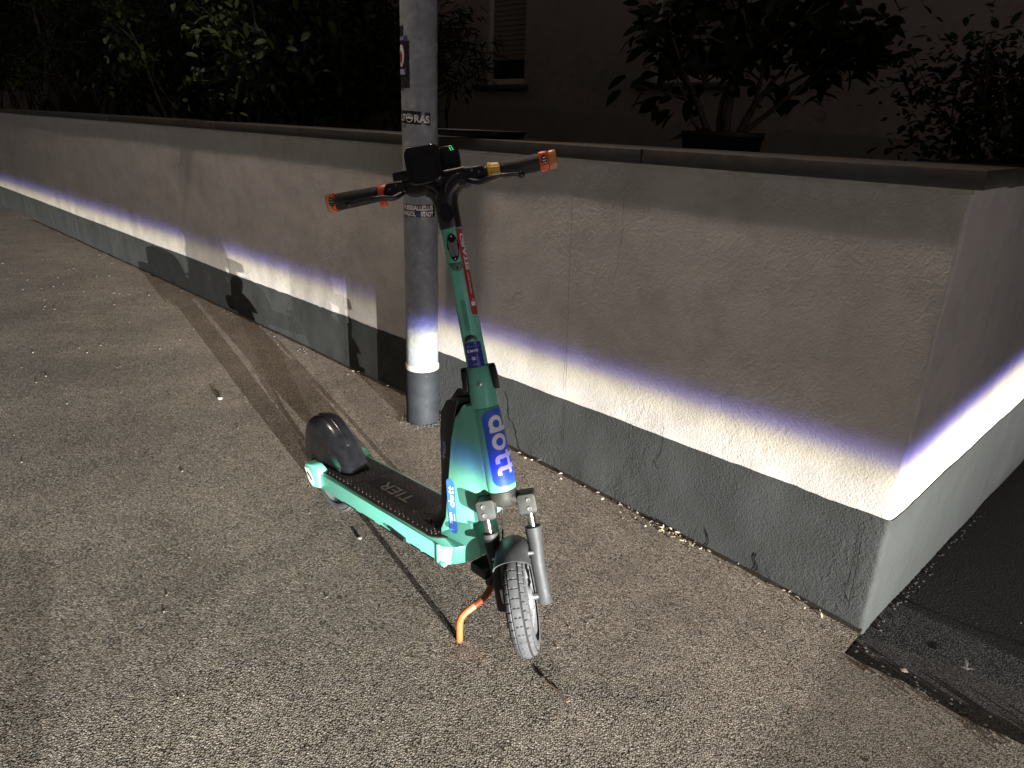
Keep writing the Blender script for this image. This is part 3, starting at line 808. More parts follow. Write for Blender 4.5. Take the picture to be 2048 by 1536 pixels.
def wheel(frame, c, Rr, wd, parent):
    Mx = frame @ Matrix.Translation(c)
    wl = MB(); RX = Matrix.Rotation(R_(90), 3, 'X')
    wl.lathe([(.020, -.030), (.026, -.028), (.030, -.022), (.072, -.019), (.076, -.014), (.076, .014), (.072, .019), (.030, .022), (.026, .028), (.020, .030)], 36, M=RX)
    w_ = B(wl, 'front_wheel' if frame is MSt else 'rear_wheel', 'rim', parent, Mx, smooth=35)
    tm = tyre(Rr, wd); to = B(tm, 'tyre', 'tyre', w_, Mx, smooth=25); to.data.materials.append(M['groove'])
    for i in tm.groove: to.data.polygons[i].material_index = 1
    ri = Rr - wd * 0.72
    mb = MB()
    for sg in (-1, 1):
        P = [(ri - .016, sg * .012), (ri - .004, sg * .017), (ri + .004, sg * wd * .40), (ri + .009, sg * wd * .40), (ri + .004, sg * wd * .30), (ri - .010, sg * .006)]
        rings = [[Vector((r * math.cos(2 * math.pi * i / 60), y, r * math.sin(2 * math.pi * i / 60))) for r, y in P] for i in range(60)]
        mb.loft(rings, closed=True)
    B(mb, 'rim', 'rim', w_, Mx, smooth=45)
    for k in range(5):
        a = 2 * math.pi * k / 5 + .3
        mb = MB()
        for sg in (-1, 1):
            mb.tube([(.05 * math.cos(a), sg * .014, .05 * math.sin(a)), ((ri - .006) * math.cos(a + .12), sg * .012, (ri - .006) * math.sin(a + .12))], [.013, .008], 8)
        B(mb, 'spoke', 'rim', w_, Mx)
    return w_
WC = Vector((.0353, 0, -.2979))
wheel(MSt, WC, .1400, .058, S)
RWX, RWR = -.795, .138
OBz = OB.z
wheel(MBo, Vector((RWX, 0, .068 - OBz + RWR - .004)), RWR, .056, S)
RWZ = .068 - OBz + RWR - .004
# --- rear fender
mb = MB(); rings = []
n = 26
FPT = [(-.642, .218), (-.662, .246), (-.695, .286), (-.735, .321), (-.780, .345), (-.825, .357), (-.865, .355), (-.895, .339), (-.915, .306), (-.926, .268)]
def fender_top(x):
    for i in range(len(FPT) - 1):
        if x >= FPT[i + 1][0]:
            p0, p1, p2, p3 = FPT[max(i - 1, 0)], FPT[i], FPT[i + 1], FPT[min(i + 2, len(FPT) - 1)]
            t = (x - p1[0]) / (p2[0] - p1[0])
            return 0.5 * (2 * p1[1] + (p2[1] - p0[1]) * t + (2 * p0[1] - 5 * p1[1] + 4 * p2[1] - p3[1]) * t * t + (3 * p1[1] - p0[1] - 3 * p2[1] + p3[1]) * t ** 3)
    return FPT[-1][1]
for i in range(n + 1):
    f = i / n; x = -.642 - .284 * f
    top = fender_top(x) if f > 0 else zt(x) + .002
    bot = zt(x) + .002 if x > -.86 else zt(x) + .002 - .03 * ((-.86 - x) / .066) ** 1.2
    top = max(top, bot + .004)
    hw = .044 + .005 * math.sin(min(1, f * 1.6) * 1.57) - (.010 * max(0, (f - .8) / .2))
    if f < .12: hw *= .80 + .20 * f / .12
    ring = []; r = min(.034, (top - bot) * .8); m = 7
    flare = .010 * max(0, 1 - f * 3.2)
    ring.append(Vector((x, -hw - flare, bot))); ring.append(Vector((x, -hw, bot + (top - bot - r) * .45)))
    for k in range(m + 1):
        b_ = R_(180 - 90 * k / m); ring.append(Vector((x, -hw + r + r * math.cos(b_), top - r + r * math.sin(b_))))
    for k in range(m + 1):
        b_ = R_(90 - 90 * k / m); ring.append(Vector((x, hw - r + r * math.cos(b_), top - r + r * math.sin(b_))))
    ring.append(Vector((x, hw, bot + (top - bot - r) * .45))); ring.append(Vector((x, hw + flare, bot)))
    inner = [Vector((p.x, p.y * .94, p.z - .0025 if p.z > bot + .004 else p.z)) for p in reversed(ring)]
    rings.append(ring + inner)
mb.loft(rings); rf = B(mb, 'rear_fender', 'fender', smooth=60)
mb = MB(); rr_ = []
for i in range(16):
    f = .22 + .6 * i / 15; x = -.642 - .284 * f; z = fender_top(x)
    rr_.append([Vector((x, -.012, z - .004)), Vector((x, -.006, z + .0035)), Vector((x, .006, z + .0035)), Vector((x, .012, z - .004))])
mb.loft(rr_); B(mb, 'fender_rib', 'fender', rf, smooth=50)
# --- collar, latches, stem
mb = MB(); mb.lathe([(.0305, .190), (.0335, .192), (.0335, .196), (.0320, .24), (.0300, .288), (.0270, .291)], 40)
collar = B(mb, 'stem_collar', 'green', frame=MHt, smooth=50)
mb = MB(); mb.lathe([(0, 0), (.0062, 0), (.0062, .003), (.004, .0038), (.004, .0015), (0, .0015)], 16, M=Matrix.Rotation(R_(90), 3, 'Y'))
Mb = MSt @ Matrix.Translation((.0300, -.001, .250)); B(mb, 'collar_screw', 'bolt', collar, Mb)
for sg in (-1, 1):
    mb = MB(); mb.prism([(.282, -.014), (.292, .002), (.286, .016), (.235, .018), (.228, .008), (.240, -.012)], sg * .026, sg * .0415, lambda a, b, w_: Vector((b, w_ + (sg * .004 if a < .26 else 0), a)))
    B(mb, 'latch_lever', 'black', frame=MSt, bevel=.003)
def stem_ring(z, wy, dx, back=.6):
    """section with a flat front ridge; steering frame"""
    P = [(.92, -.28), (1.0, .10), (.93, .34), (.72, .72), (.30, .98), (-.25, 1.0), (-.75, .82), (-1.0, .35), (-1.0, -.35), (-.75, -.82), (-.25, -1.0), (.30, -.98), (.72, -.72)]
    return [Vector((a * dx, b * wy, z)) for a, b in P]
mb = MB(); rings = [stem_ring(z, w_, d) for z, w_, d in ((.288, .0245, .0265), (.30, .0250, .0270), (.36, .0245, .0270), (.45, .0240, .0265), (.535, .0238, .0265), (.60, .0240, .0262), (.619, .0238, .0258))]
mb.loft(rings); stem = B(mb, 'stem', 'green', frame=MSt, bevel=.0015, seg=2, smooth=25)
def stem_surf(off=0.0):
    """(u across, z) -> point on the front of the stem"""
    def fn(u, z):
        w_ = .0242; d = .0266
        a = max(-1, min(1, u / (w_ * 1.05)))
        return MSt @ Vector((d * (1 - .62 * abs(a) ** 2.2) + off + .0006, u, z))
    return fn
# headlight: dark oval with a faceted lens
def oval(cx, cz, rx, rz, n=30, k0=1.0): return [(cx + rx * math.cos(2 * math.pi * i / n) * (1.0 if math.sin(2 * math.pi * i / n) > -.2 else k0), cz + rz * math.sin(2 * math.pi * i / n)) for i in range(n)]
sf = stem_surf()
def raised(name, outline, h0, h1, mat, parent, surf=None, bevel=0):
    s0 = stem_surf(h0); s1 = stem_surf(h1); n_ = len(outline)
    mb = MB(); c = Vector((sum(p[0] for p in outline) / n_, sum(p[1] for p in outline) / n_))
    mid = [((p[0] + c.x) / 2, (p[1] + c.y) / 2) for p in outline]
    vs = [s0(*p) for p in outline] + [s1(*p) for p in outline] + [s1(*p) for p in mid] + [s1(c.x, c.y)]
    fs = []
    for i in range(n_):
        j = (i + 1) % n_; fs += [(i, j, n_ + j, n_ + i), (n_ + i, n_ + j, 2 * n_ + j, 2 * n_ + i), (2 * n_ + i, 2 * n_ + j, 3 * n_)]
    mb.add(vs, fs); return mb.build(name, M[mat], parent, None, smooth=35)
hl = raised('headlight', oval(0, .573, .0142, .0315, k0=.86), -.002, .0026, 'gloss', stem)
raised('lens', [(-.0115, .590), (.0115, .590), (.0105, .562), (.0065, .553), (-.0065, .553), (-.0105, .562)], .0018, .0042, 'glass', hl)
for dz_, r_ in ((.0255, .0016), (-.0265, .0014)):
    raised('sensor', oval(0, .573 + dz_, r_, r_, 10), .002, .0035, 'white', hl)
raised('badge_recess', [(-.019, .540), (0, .5365), (.021, .5435), (.014, .525), (.004, .517), (-.010, .521), (-.017, .531)], -.001, .0008, 'green_d', stem)
bd = raised('badge', oval(.0005, .5285, .0078, .0078, 22), .0, .0016, 'greyprint', stem)
raised('badge_emblem', [(-.004, .527), (.001, .5285), (.005, .533), (.003, .528), (.002, .5235), (-.001, .5225), (-.001, .5255)], .001, .0022, 'stblack', bd)
# vent slots
mb = MB()
vs = []
for i in range(17):
    for j in range(4):
        u = -.0085 + j * .0030 + .00035 * (i % 2); z = .380 + i * .0042
        q = [(u, z), (u + .0018, z + .0012), (u + .0018, z + .0030), (u, z + .0018)]
        k = len(mb.v); mb.add([stem_surf(.0004)(a, b) for a, b in q], [(0, 1, 2, 3)])
o = mb.build('vent_slots', M['stblack'], stem); tag(o, kind='stuff')
raised('stem_plug', [(-.017, .3535), (.015, .3535), (.014, .359), (.008, .3655), (0, .368), (-.008, .3665), (-.015, .360)], -.001, .0012, 'black', stem)
# blue transit sticker
def pts_poly(P): return [P]
sb = flat_to('transit_sticker', [[(a, b + .3195) for a, b in rrect(.039, .062, .004)]], stem_surf(.0006), M['navy'], stem, .006); sb['label'] = 'navy sticker with small white print'
flat_to('lettering', [[(a, b + .330) for a, b in P] for P in text_polys('MVG', .0062, .03, .019)], lambda u, v: stem_surf(.0010)(u + .002, v), M['white'], sb, .004)
flat_to('lettering', [[(a - .012, b + .330) for a, b in P] for P in ring_polys(0, 0, .0012, .0034, 40, 300, 14)], stem_surf(.0010), M['white'], sb, .004)
flat_to('lettering', [[(a - .002, b + .312) for a, b in P] for P in ring_polys(-.001, 0, .0022, .0040, 30, 330, 16) + [rect(-.001, -.0008, .003, .0008)] + ring_polys(.0045, 0, .0030, .0036, 0, 360, 16)], stem_surf(.0010), M['white'], sb, .004)
flat_to('lettering', [[(a, b + .298) for a, b in P] for P in text_polys('Inside', .0030, .02, .011)] + [rect(-.016, .3405, .016, .3409)], stem_surf(.0010), M['pale'], sb, .004)
# red sticker wrapped along the left flank of the stem
SEC = [(a_ * .0266, b_ * .0241) for a_, b_ in ((.84, .51), (.72, .72), (.30, .98), (-.25, 1.0), (-.75, .82), (-1.0, .35))]
def flank(off=0.0):
    def fn(u, z): # u: from the front chamfer backwards round the flank
        u = max(u, 0)
        for i in range(len(SEC) - 1):
            p, q = Vector(SEC[i]), Vector(SEC[i + 1]); L = (q - p).length
            if u <= L or i == len(SEC) - 2:
                w_ = p + (q - p) * (u / L); n_ = Vector(((q - p).y, -(q - p).x)).normalized() * off
                return MSt @ Vector((w_.x + n_.x, w_.y + n_.y, z))
            u -= L
    return fn
rs = flat_to('red_sticker', [[(a + .0125, b + .513) for a, b in rrect(.026, .200, .006)]], flank(.0008), M['red'], stem, .006); rs['label'] = 'red sticker with white capital letters running down the stem'
flat_to('lettering', [[(.0135 - b, .560 - a) for a, b in P] for P in text_polys('GRATIS', .015, .04, .085)], flank(.0014), M['white'], rs, .006)
flat_to('lettering', [[(.010 - b, .487 - a) for a, b in P] for P in text_polys('HELMI NUTZEN', .005, .02, .05)], flank(.0014), M['white'], rs, .006)
flat_to('lettering', [rect(.004, .434, .016, .444), rect(.008, .447, .014, .450)], flank(.0014), M['white'], rs, .006)
# --- big sticker round the front of the head tube
def tube_fn(off):
    def fn(u, z):
        r = .0375 - (z + .02) * .0250 + off
        if z > 0: r = .0375 - z * .0255 + off
        a = u / .036
        return MHt @ Vector((r * math.cos(a), r * math.sin(a), z))
    return fn
sk = flat_to('name_sticker', [[(a, b + .088) for a, b in rrect(.082, .190, .022)]], tube_fn(.0008), M['blue'], htube, .006); sk['label'] = 'rounded blue sticker with a large white word'
dp, dw = dott_polys(.055)
kk = .150 / dw
flat_to('lettering', [[(b * kk * .98 + .004, .094 - a * kk) for a, b in P] for P in dp], tube_fn(.0014), M['white'], sk, .005)
# --- sticker on the right flank of the body
def flank_fn(off):
    def fn(u, v):   # u up along the sticker, v across (forwards positive)
        x = -.122 + v - .07 * u; z = .352 + u
        return MBo @ Vector((x, -(bw(x, z) + off), z))
    return fn
fs_ = flat_to('flank_sticker', [[(a, b) for a, b in rrect(.158, .027, .0134)]], flank_fn(.0006), M['blue2'], bpy.data.objects['body_frame'], .008); fs_['label'] = 'long blue sticker with white words on the right flank'
dp2, dw2 = dott_polys(.020)
flat_to('lettering', [[(a * .060 / dw2 + .030, -b * .95) for a, b in P] for P in dp2], lambda u, v: flank_fn(.0012)(u, v), M['white'], fs_)
flat_to('lettering', [[(a - .035, b) for a, b in P] for P in text_polys('TIER', .0085, .012, .038)], lambda u, v: flank_fn(.0012)(u, -v - .005), M['white'], fs_)
flat_to('lettering', [[(a - .028, b) for a, b in P] for P in text_polys('is now', .0045, .03, .019)], lambda u, v: flank_fn(.0012)(u, -v + .0065), M['white'], fs_)
# --- fork
mb = MB()
mb.lathe([(.026, -.020), (.0335, -.023), (.0350, -.030), (.0345, -.042), (.030, -.056), (.020, -.064)], 28)
crown = B(mb, 'fork_crown', 'alu', frame=MSt, smooth=50)
def arch(y): return -.050 - .018 * (abs(y) / .06) ** 2
mb = MB(); rings = []
for k in range(13):
    yy_ = -.052 + .104 * k / 12; y = yy_ + .005; top = -.022 - .020 * (abs(yy_) / .052) ** 1.3; bot = -.056 - .034 * (abs(yy_) / .052) ** 2.2
    rings.append([Vector((.020, y, bot)), Vector((.028, y, bot * .6 + top * .4)), Vector((.026, y, bot * .3 + top * .7)), Vector((.014, y, top)), Vector((-.010, y, top)), Vector((-.014, y, bot))])
mb.loft(rings); B(mb, 'bridge', 'alu', crown, MSt, bevel=.003, smooth=45)
FY = .0540; FXo = .012; FC = .006
for sg in (-1, 1):
    mb = MB(); mb.prism([(a, b - .062) for a, b in rrect(.046, .050, .008, 3)], -.020, .030, lambda a, b, w_: Vector((w_, FC + sg * (FY - .003) + a, b)))
    cl = B(mb, 'clamp', 'alu', crown, MSt, bevel=.003, smooth=40)
    for zz in (-.051, -.073):
        mb = MB(); mb.lathe([(0, .0), (.0052, .0), (.0055, .003), (.0032, .003), (.0032, .0008), (0, .0008)], 14, M=Matrix.Rotation(R_(90), 3, 'Y'))
        B(mb, 'clamp_bolt', 'bolt', crown, MSt @ Matrix.Translation((.0300, FC + sg * (FY + .002), zz)))
    mb = MB(); mb.tube([(FXo, FC + sg * FY, -.085), (FXo, FC + sg * FY, -.150)], .0105, 20); B(mb, 'stanchion', 'chrome', frame=MSt)
    mb = MB(); mb.tube([(FXo, FC + sg * FY, -.124), (FXo, FC + sg * FY, -.126), (FXo + .001, FC + sg * FY, -.140), (FXo + .003, FC + sg * FY, -.165), (FXo + .012, FC + sg * (FY - .003), -.215), (FXo + .020, FC + sg * (FY - .002), -.290), (FXo + .022, FC + sg * (FY - .002), -.318), (FXo + .022, FC + sg * (FY - .002), -.320)],
            [.015, .0200, .0205, .0190, .0170, .0175, .0180, .0150], 20); lg = B(mb, 'fork_leg', 'alu', frame=MSt, smooth=50)
    mb = MB(); mb.prism(rrect(.034, .030, .006, 3), -.001, .012, lambda a, b, w_: Vector((.036 + a - .008, FC + sg * (FY + .008) + sg * w_ - sg * .008, -.304 + b))); B(mb, 'axle_boss', 'alu', lg, MSt, bevel=.002)
    mb = MB(); mb.tube([(.0353, sg * .024, -.2979), (.0353, sg * .052, -.2979)], .009, 14); B(mb, 'axle', 'bolt', lg, MSt)
# front fender
mb = MB(); rings = []
for i in range(21):
    f = i / 20; a = R_(59 + f * 106); fr = .1400 + .015
    ring = []
    for k in range(13):
        b = R_(-88 + 176 * k / 12); hw = .041 if f > .15 else .041 + .006 * (1 - f / .15)
        dr = (1 - math.cos(b)) * .030
        ring.append(Vector((WC.x + (fr - dr) * math.cos(a), hw * math.sin(b), WC.z + (fr - dr) * math.sin(a))))
    inner = [Vector((WC.x + (p.x - WC.x) * .985, p.y * .94, WC.z + (p.z - WC.z) * .985)) for p in reversed(ring)]
    rings.append(ring + inner)
mb.loft(rings); ff = B(mb, 'front_fender', 'ffender', frame=MSt, smooth=50)
for sg in (-1, 1):
    mb = MB(); mb.tube([(FXo + .02, sg * .036, -.185), (FXo + .02, sg * .052, -.185)], .006, 10); B(mb, 'fender_bolt', 'bolt', ff, MSt)
# small white reflector plate behind the tyre
mb = MB(); mb.box((.085, -.036, -.262), (.004, .010, .034)); B(mb, 'reflector_tab', 'pale', ff, MSt)
# brake hose
mb = MB()
P = [(.006, -.006, -.060), (.004, -.009, -.085), (-.004, -.014, -.110), (-.012, -.020, -.140), (-.014, -.03, -.20), (.0, -.045, -.27)]
mb.tube(P, .0024, 8); B(mb, 'brake_hose', 'black', frame=MSt)
# --- stand
mb = MB()
KP = [Vector((-.010, -.010, .150)), Vector((-.006, -.045, .128)), Vector((-.012, -.085, .112)), Vector((-.020, -.103, .098)), Vector((-.027, -.110, .075)), Vector((-.034, -.106, .035)), Vector((-.038, -.103, .004)), Vector((-.040, -.108, -.006))]
def smooth_path(P, n=5):
    out = []
    for i in range(len(P) - 1):
        p0, p1, p2, p3 = P[max(i - 1, 0)], P[i], P[i + 1], P[min(i + 2, len(P) - 1)]
        for k in range(n):
            t = k / n; out.append(0.5 * ((2 * p1) + (p2 - p0) * t + (2 * p0 - 5 * p1 + 4 * p2 - p3) * t * t + (3 * p1 - p0 - 3 * p2 + p3) * t ** 3))
    return out + [P[-1]]
mb.tube(smooth_path(KP), .0092, 14); B(mb, 'kickstand', 'orange', smooth=60)
mb = MB(); mb.box((-.05, 0, .178), (.06, .06, .03)); mb.box((-.018, -.012, .158), (.022, .022, .03)); B(mb, 'stand_bracket', 'black', bevel=.006)
mb = MB(); mb.tube(smooth_path([Vector((p.x - .03, -p.y * 1.15, p.z + (.05 if i > 3 else .0))) for i, p in enumerate(KP)]), .0092, 12); B(mb, 'kickstand', 'orange', smooth=60)
# --- handlebar (steering frame, bar centre at z = ZB)
ZB = .7255
mb = MB(); rings = []
for z, w_, d in ((.617, .0245, .0262), (.622, .0262, .0275), (.65, .0262, .0275), (.675, .0275, .029), (.692, .033, .030), (.704, .052, .029), (.712, .070, .027)):
    rings.append([Vector((math.copysign(abs(math.cos(a)) ** .8, math.cos(a)) * d, math.copysign(abs(math.sin(a)) ** .8, math.sin(a)) * w_, z)) for a in [2 * math.pi * k / 28 for k in range(28)]])
mb.loft(rings); neck = B(mb, 'neck', 'black', frame=MSt, smooth=50)
mb = MB(); mb.prism(oval(0, .652, .0155, .021, 26), .026, .0295, lambda a, b, w_: Vector((w_ + .0035 - .25 * abs(a), a, b))); nb = B(mb, 'neck_badge', 'gloss', neck, MSt)
for y_ in (-.006, .006):
    mb = MB(); mb.lathe([(0, 0), (.0012, 0), (.0008, .0012), (0, .0014)], 8, M=Matrix.Rotation(R_(90), 3, 'Y')); B(mb, 'badge_stud', 'chrome', nb, MSt @ Matrix.Translation((.0325, y_, .660)))
for k in range(4):
    mb = MB(); mb.box((.0285, -.016 + .0075 * k, .690), (.001, .0012, .010), Matrix.Rotation(-.4, 3, 'X')); B(mb, 'neck_mark', 'greyprint', neck, MSt)
mb = MB(); mb.tube([(0, -.250, ZB), (0, -.10, ZB), (0, .10, ZB), (0, .250, ZB)], .0125, 20)
bar = B(mb, 'handlebar', 'black', frame=MSt, smooth=60)
mb = MB(); mb.prism([(-.085, -.018), (-.065, -.026), (.055, -.026), (.085, -.016), (.085, .016), (.055, .022), (-.085, .020)], -.022, .024, lambda a, b, w_: Vector((w_, a, ZB + b))); B(mb, 'bar_housing', 'black', frame=MSt, bevel=.008, seg=3, smooth=40)
def barlathe(prof, mat, name, parent=S, n=28, bump_k=None):
    mb = MB(); rings = []
    for y, r in prof:
        rings.append([Vector(((r if not bump_k else r * (1 + (bump_k if k % 2 else 0))) * math.cos(2 * math.pi * k / n), y, ZB + (r if not bump_k else r * (1 + (bump_k if k % 2 else 0))) * math.sin(2 * math.pi * k / n))) for k in range(n)])
    mb.loft(rings); return B(mb, name, mat, parent, MSt, smooth=50 if not bump_k else 20)
# left hand of the rider (right in the picture)
g1 = barlathe([(.139, .0150), (.141, .0188), (.150, .0196), (.185, .0192), (.222, .0200), (.2285, .0190)], 'rubber', 'grip')
barlathe([(.108, .0165), (.110, .0215), (.114, .0220), (.117, .0200), (.135, .0182), (.137, .0155)], 'yellow', 'bell_ring', n=36, bump_k=-.045)
barlathe([(.098, .0150), (.100, .0168), (.107, .0168), (.108, .0150)], 'black', 'bell_clamp')
# right hand of the rider (left in the picture)
g2_ = barlathe([(-.252, .0180), (-.246, .0195), (-.21, .0190), (-.170, .0180), (-.153, .0172), (-.150, .0145)], 'rubber', 'grip')
barlathe([(-.149, .0160), (-.148, .0192), (-.128, .0205), (-.125, .0190), (-.124, .0150)], 'orangep', 'throttle_ring', n=36)
mb = MB(); mb.prism(rrect(.026, .020, .006, 3), -.149, -.134, lambda a, b, w_: Vector((a + .004, w_, ZB - .022 + b))); B(mb, 'throttle_lever', 'orangep', frame=MSt, bevel=.003)
for sg, y0, y1, y2 in ((1, .2275, .2475, .268), (-1, .2515, .2600, .272)):
    mb = MB(); mb.prism(rrect(.042, .042, .010, 4), y0, y1, lambda a, b, w_: Vector((a, sg * w_, ZB + b))); ic = B(mb, 'indicator', 'orangep', frame=MSt, bevel=.002)
    mb = MB(); mb.prism(rrect(.041, .041, .011, 4), y1 + .0002, y2, lambda a, b, w_: Vector((a, sg * w_, ZB + b))); B(mb, 'indicator_lens', 'amber', ic, MSt, bevel=.005, seg=3)
    ym = (y0 + y1) / 2 + .0015
    mb = MB(); mb.prism(oval(0, 0, .0065, .0105, 18), 0.0206, .0222, lambda a, b, w_: Vector((w_, sg * ym + a, ZB + b))); rl = B(mb, 'reflector_rosette', 'black', ic, MSt)
    for k in range(7):
        dx, dz_ = (0, 0) if k == 0 else (.0036 * math.cos(k * 1.047), .0066 * math.sin(k * 1.047))
        mb = MB(); mb.lathe([(.0019, 0), (.0015, .0012), (.0003, .0017)], 8, M=Matrix.Rotation(R_(90), 3, 'Y')); B(mb, 'reflector_bead', 'chrome', ic, MSt @ Matrix.Translation((.0221, sg * ym + dx, ZB + dz_)))
# brake levers with ball ends
for sg, pts_ in ((1, [(.016, .060, -.010), (.034, .088, -.022), (.044, .110, -.020), (.046, .135, -.018), (.045, .160, -.020), (.042, .183, -.024)]),
                 (-1, [(.016, -.090, -.010), (.034, -.112, -.020), (.042, -.135, -.016), (.044, -.165, -.014), (.042, -.195, -.014), (.040, -.2155, -.015)])):
    mb = MB(); mb.tube(smooth_path([Vector((a, b, ZB + c)) for a, b, c in pts_], 4), [.0095] * 4 + [.0085] * 8 + [.0062] * 8 + [.0052], 12, sq=(1, .75))
    lv = B(mb, 'brake_lever', 'black', frame=MSt, smooth=60)
    e = pts_[-1]; mb = MB(); mb.lathe([(.0005, -.0082)] + [(.0082 * math.sin(R_(a)), -.0082 * math.cos(R_(a))) for a in range(20, 180, 20)] + [(.0005, .0082)], 16)
    B(mb, 'lever_ball', 'gloss', lv, MSt @ Matrix.Translation((e[0], e[1], ZB + e[2])), smooth=80)
    c0 = .078 if sg > 0 else -.106
    mb = MB(); mb.prism([(-.026, -.012), (.024, -.020), (.030, -.004), (.020, .016), (-.022, .017)], -.014, .026, lambda a, b, w_: Vector((w_, c0 + sg * a, ZB + b))); mt = B(mb, 'lever_mount', 'black', frame=MSt, bevel=.005, seg=3)
    for a_, b_ in ((.012, .002), (-.004, .008)):
        mb = MB(); mb.lathe([(0, 0), (.0030, 0), (.0026, .0015), (0, .0018)], 10, M=Matrix.Rotation(R_(90), 3, 'Y')); B(mb, 'mount_screw', 'bolt', mt, MSt @ Matrix.Translation((.0262, c0 + sg * a_, ZB + b_)))
# phone holder and display in the middle
mb = MB(); mb.prism(rrect(.080, .084, .016, 5), .018, .058, lambda a, b, w_: Vector((w_ - .12 * b, -.026 + a + (w_ - .02) * -.05, ZB + .036 + b))); ph = B(mb, 'phone_holder', 'gloss', frame=MSt, bevel=.006, seg=3, smooth=45)
mb = MB(); mb.prism(rrect(.060, .058, .012, 5), .0575, .066, lambda a, b, w_: Vector((w_ - .12 * b, -.026 + a, ZB + .022 + b))); B(mb, 'holder_jaw', 'gloss', ph, MSt, bevel=.004)
mb = MB(); mb.prism(rrect(.060, .062, .016, 5), -.030, .012, lambda a, b, w_: Vector((w_ - .1 * b, .020 + a, ZB + .045 + b))); ds = B(mb, 'display_unit', 'gloss', frame=MSt, bevel=.008, seg=3, smooth=45)
for k in range(2):
    mb = MB(); mb.box((.013 - .1 * .024, .034 + .005 * k, ZB + .066), (.003, .0024, .010), Matrix.Rotation(.35, 3, 'X')); B(mb, 'status_led', 'led', ds, MSt, bevel=.0008)
mb = MB(); mb.prism(rrect(.046, .022, .004, 3), -.012, .020, lambda a, b, w_: Vector((w_, -.084 + a, ZB + .026 + b))); B(mb, 'sensor_box', 'black', frame=MSt, bevel=.002)
# cables from the levers to the stem
for sg, yy in ((1, .06), (-1, -.09)):
    mb = MB(); mb.tube(smooth_path([Vector((.020, yy, ZB + .004)), Vector((.040, yy * .6, ZB + .002)), Vector((.044, yy * .25, ZB - .012)), Vector((.030, yy * .1, ZB - .030))], 5), .0026, 8); B(mb, 'brake_cable', 'black', frame=MSt)

# ---------------------------------------------------------------- plants behind the wall
def leaf_shape(L, wd, fold=.18, curl=.15, n=4):
    vs, fs = [], []
    for i in range(n + 1):
        f = i / n; w_ = wd * math.sin(math.pi * min(1, f * .92 + .06)) ** .75 * (1 - .25 * f)
        if i == n: w_ = wd * .02
        z = -curl * L * f * f
        vs += [Vector((f * L, -w_ / 2, z + fold * w_ / 2)), Vector((f * L, 0, z)), Vector((f * L, w_ / 2, z + fold * w_ / 2))]
    for i in range(n):
        a = i * 3; b = a + 3; fs += [(a, b, b + 1, a + 1), (a + 1, b + 1, b + 2, a + 2)]
    return vs, fs
def leaf_matrix(p, d, roll, k=1.0):
    d = d.normalized(); up = Vector((0, 0, 1)); y = up.cross(d)
    y = y.normalized() if y.length > 1e-3 else Vector((0, 1, 0)); z = d.cross(y)
    m = mat4(d * k, y * k, z * k, p); return m @ Matrix.Rotation(roll, 4, 'X')
def limb(mb, p, d, L, r, depth, tips, rnd, bend=.35, split=(2, 3), up=.15, shrink=.72, n=5):
    pts = [p]; rr = [r]; q = p.copy(); d = d.normalized()
    for i in range(n):
        d = (d + Vector((rnd.gauss(0, bend * .35), rnd.gauss(0, bend * .35), rnd.gauss(up * .25, bend * .2)))).normalized()
        q = q + d * (L / n); pts.append(q.copy()); rr.append(r * (1 - .45 * (i + 1) / n))
        if depth <= 1: tips.append((q.copy(), d.copy()))
    mb.tube(pts, rr, 7, cap=False)
    if depth > 0:
        for _ in range(rnd.randint(*split)):
            nd = (d + Vector((rnd.gauss(0, .55), rnd.gauss(0, .55), rnd.gauss(.1, .4)))).normalized()
            k = rnd.randint(max(1, n - 2), n)
            limb(mb, pts[k], nd, L * shrink * rnd.uniform(.8, 1.15), rr[k] * .8, depth - 1, tips, rnd, bend, split, up, shrink, n)
def shrub(name, label, cat, base, stems, leaf, mat, seed, per_tip, single=0, spread=.05, group=None, droop=.4, bark='bark', clip=None, jitter=.9):
    rnd = random.Random(seed)
    root = empty(name, base, label, cat, group)
    mb = MB(); tips = []
    for (off, d, L, r, depth) in stems: limb(mb, base + Vector(off), Vector(d), L, r, depth, tips, rnd)
    mb.build('trunk', M[bark], root, smooth=60)
    lv, lf = leaf_shape(*leaf)
    spots = []
    for p, d in tips:
        for _ in range(per_tip):
            q = p + Vector((rnd.gauss(0, spread), rnd.gauss(0, spread), rnd.gauss(0, spread)))
            if clip and clip(q): continue
            dd = (d * .5 + Vector((rnd.gauss(0, jitter), rnd.gauss(0, jitter), rnd.gauss(-droop, .5)))).normalized()
            spots.append((q, dd, rnd.uniform(-.9, .9), rnd.uniform(.65, 1.25)))
    camp = Vector((0, 0, CAM_H))
    spots.sort(key=lambda a: (a[0] - camp).length)
    if single:
        me = bpy.data.meshes.new('leaf'); me.from_pydata(lv, [], lf); me.polygons.foreach_set('use_smooth', [True] * len(me.polygons)); me.materials.append(M[mat])
        for q, dd, ro, k in spots[:single]:
            o = bpy.data.objects.new('leaf', me); col.objects.link(o); o.parent = root
            o.matrix_local = Matrix.Translation(-base) @ leaf_matrix(q, dd, ro, k)
    mb = MB()
    for q, dd, ro, k in spots[single:]:
        m = leaf_matrix(q, dd, ro, k); mb.add([m @ v for v in lv], lf)
    if mb.v:
        o = mb.build('crown', M[mat], root, smooth=80); tag(o, kind='stuff')
    return root
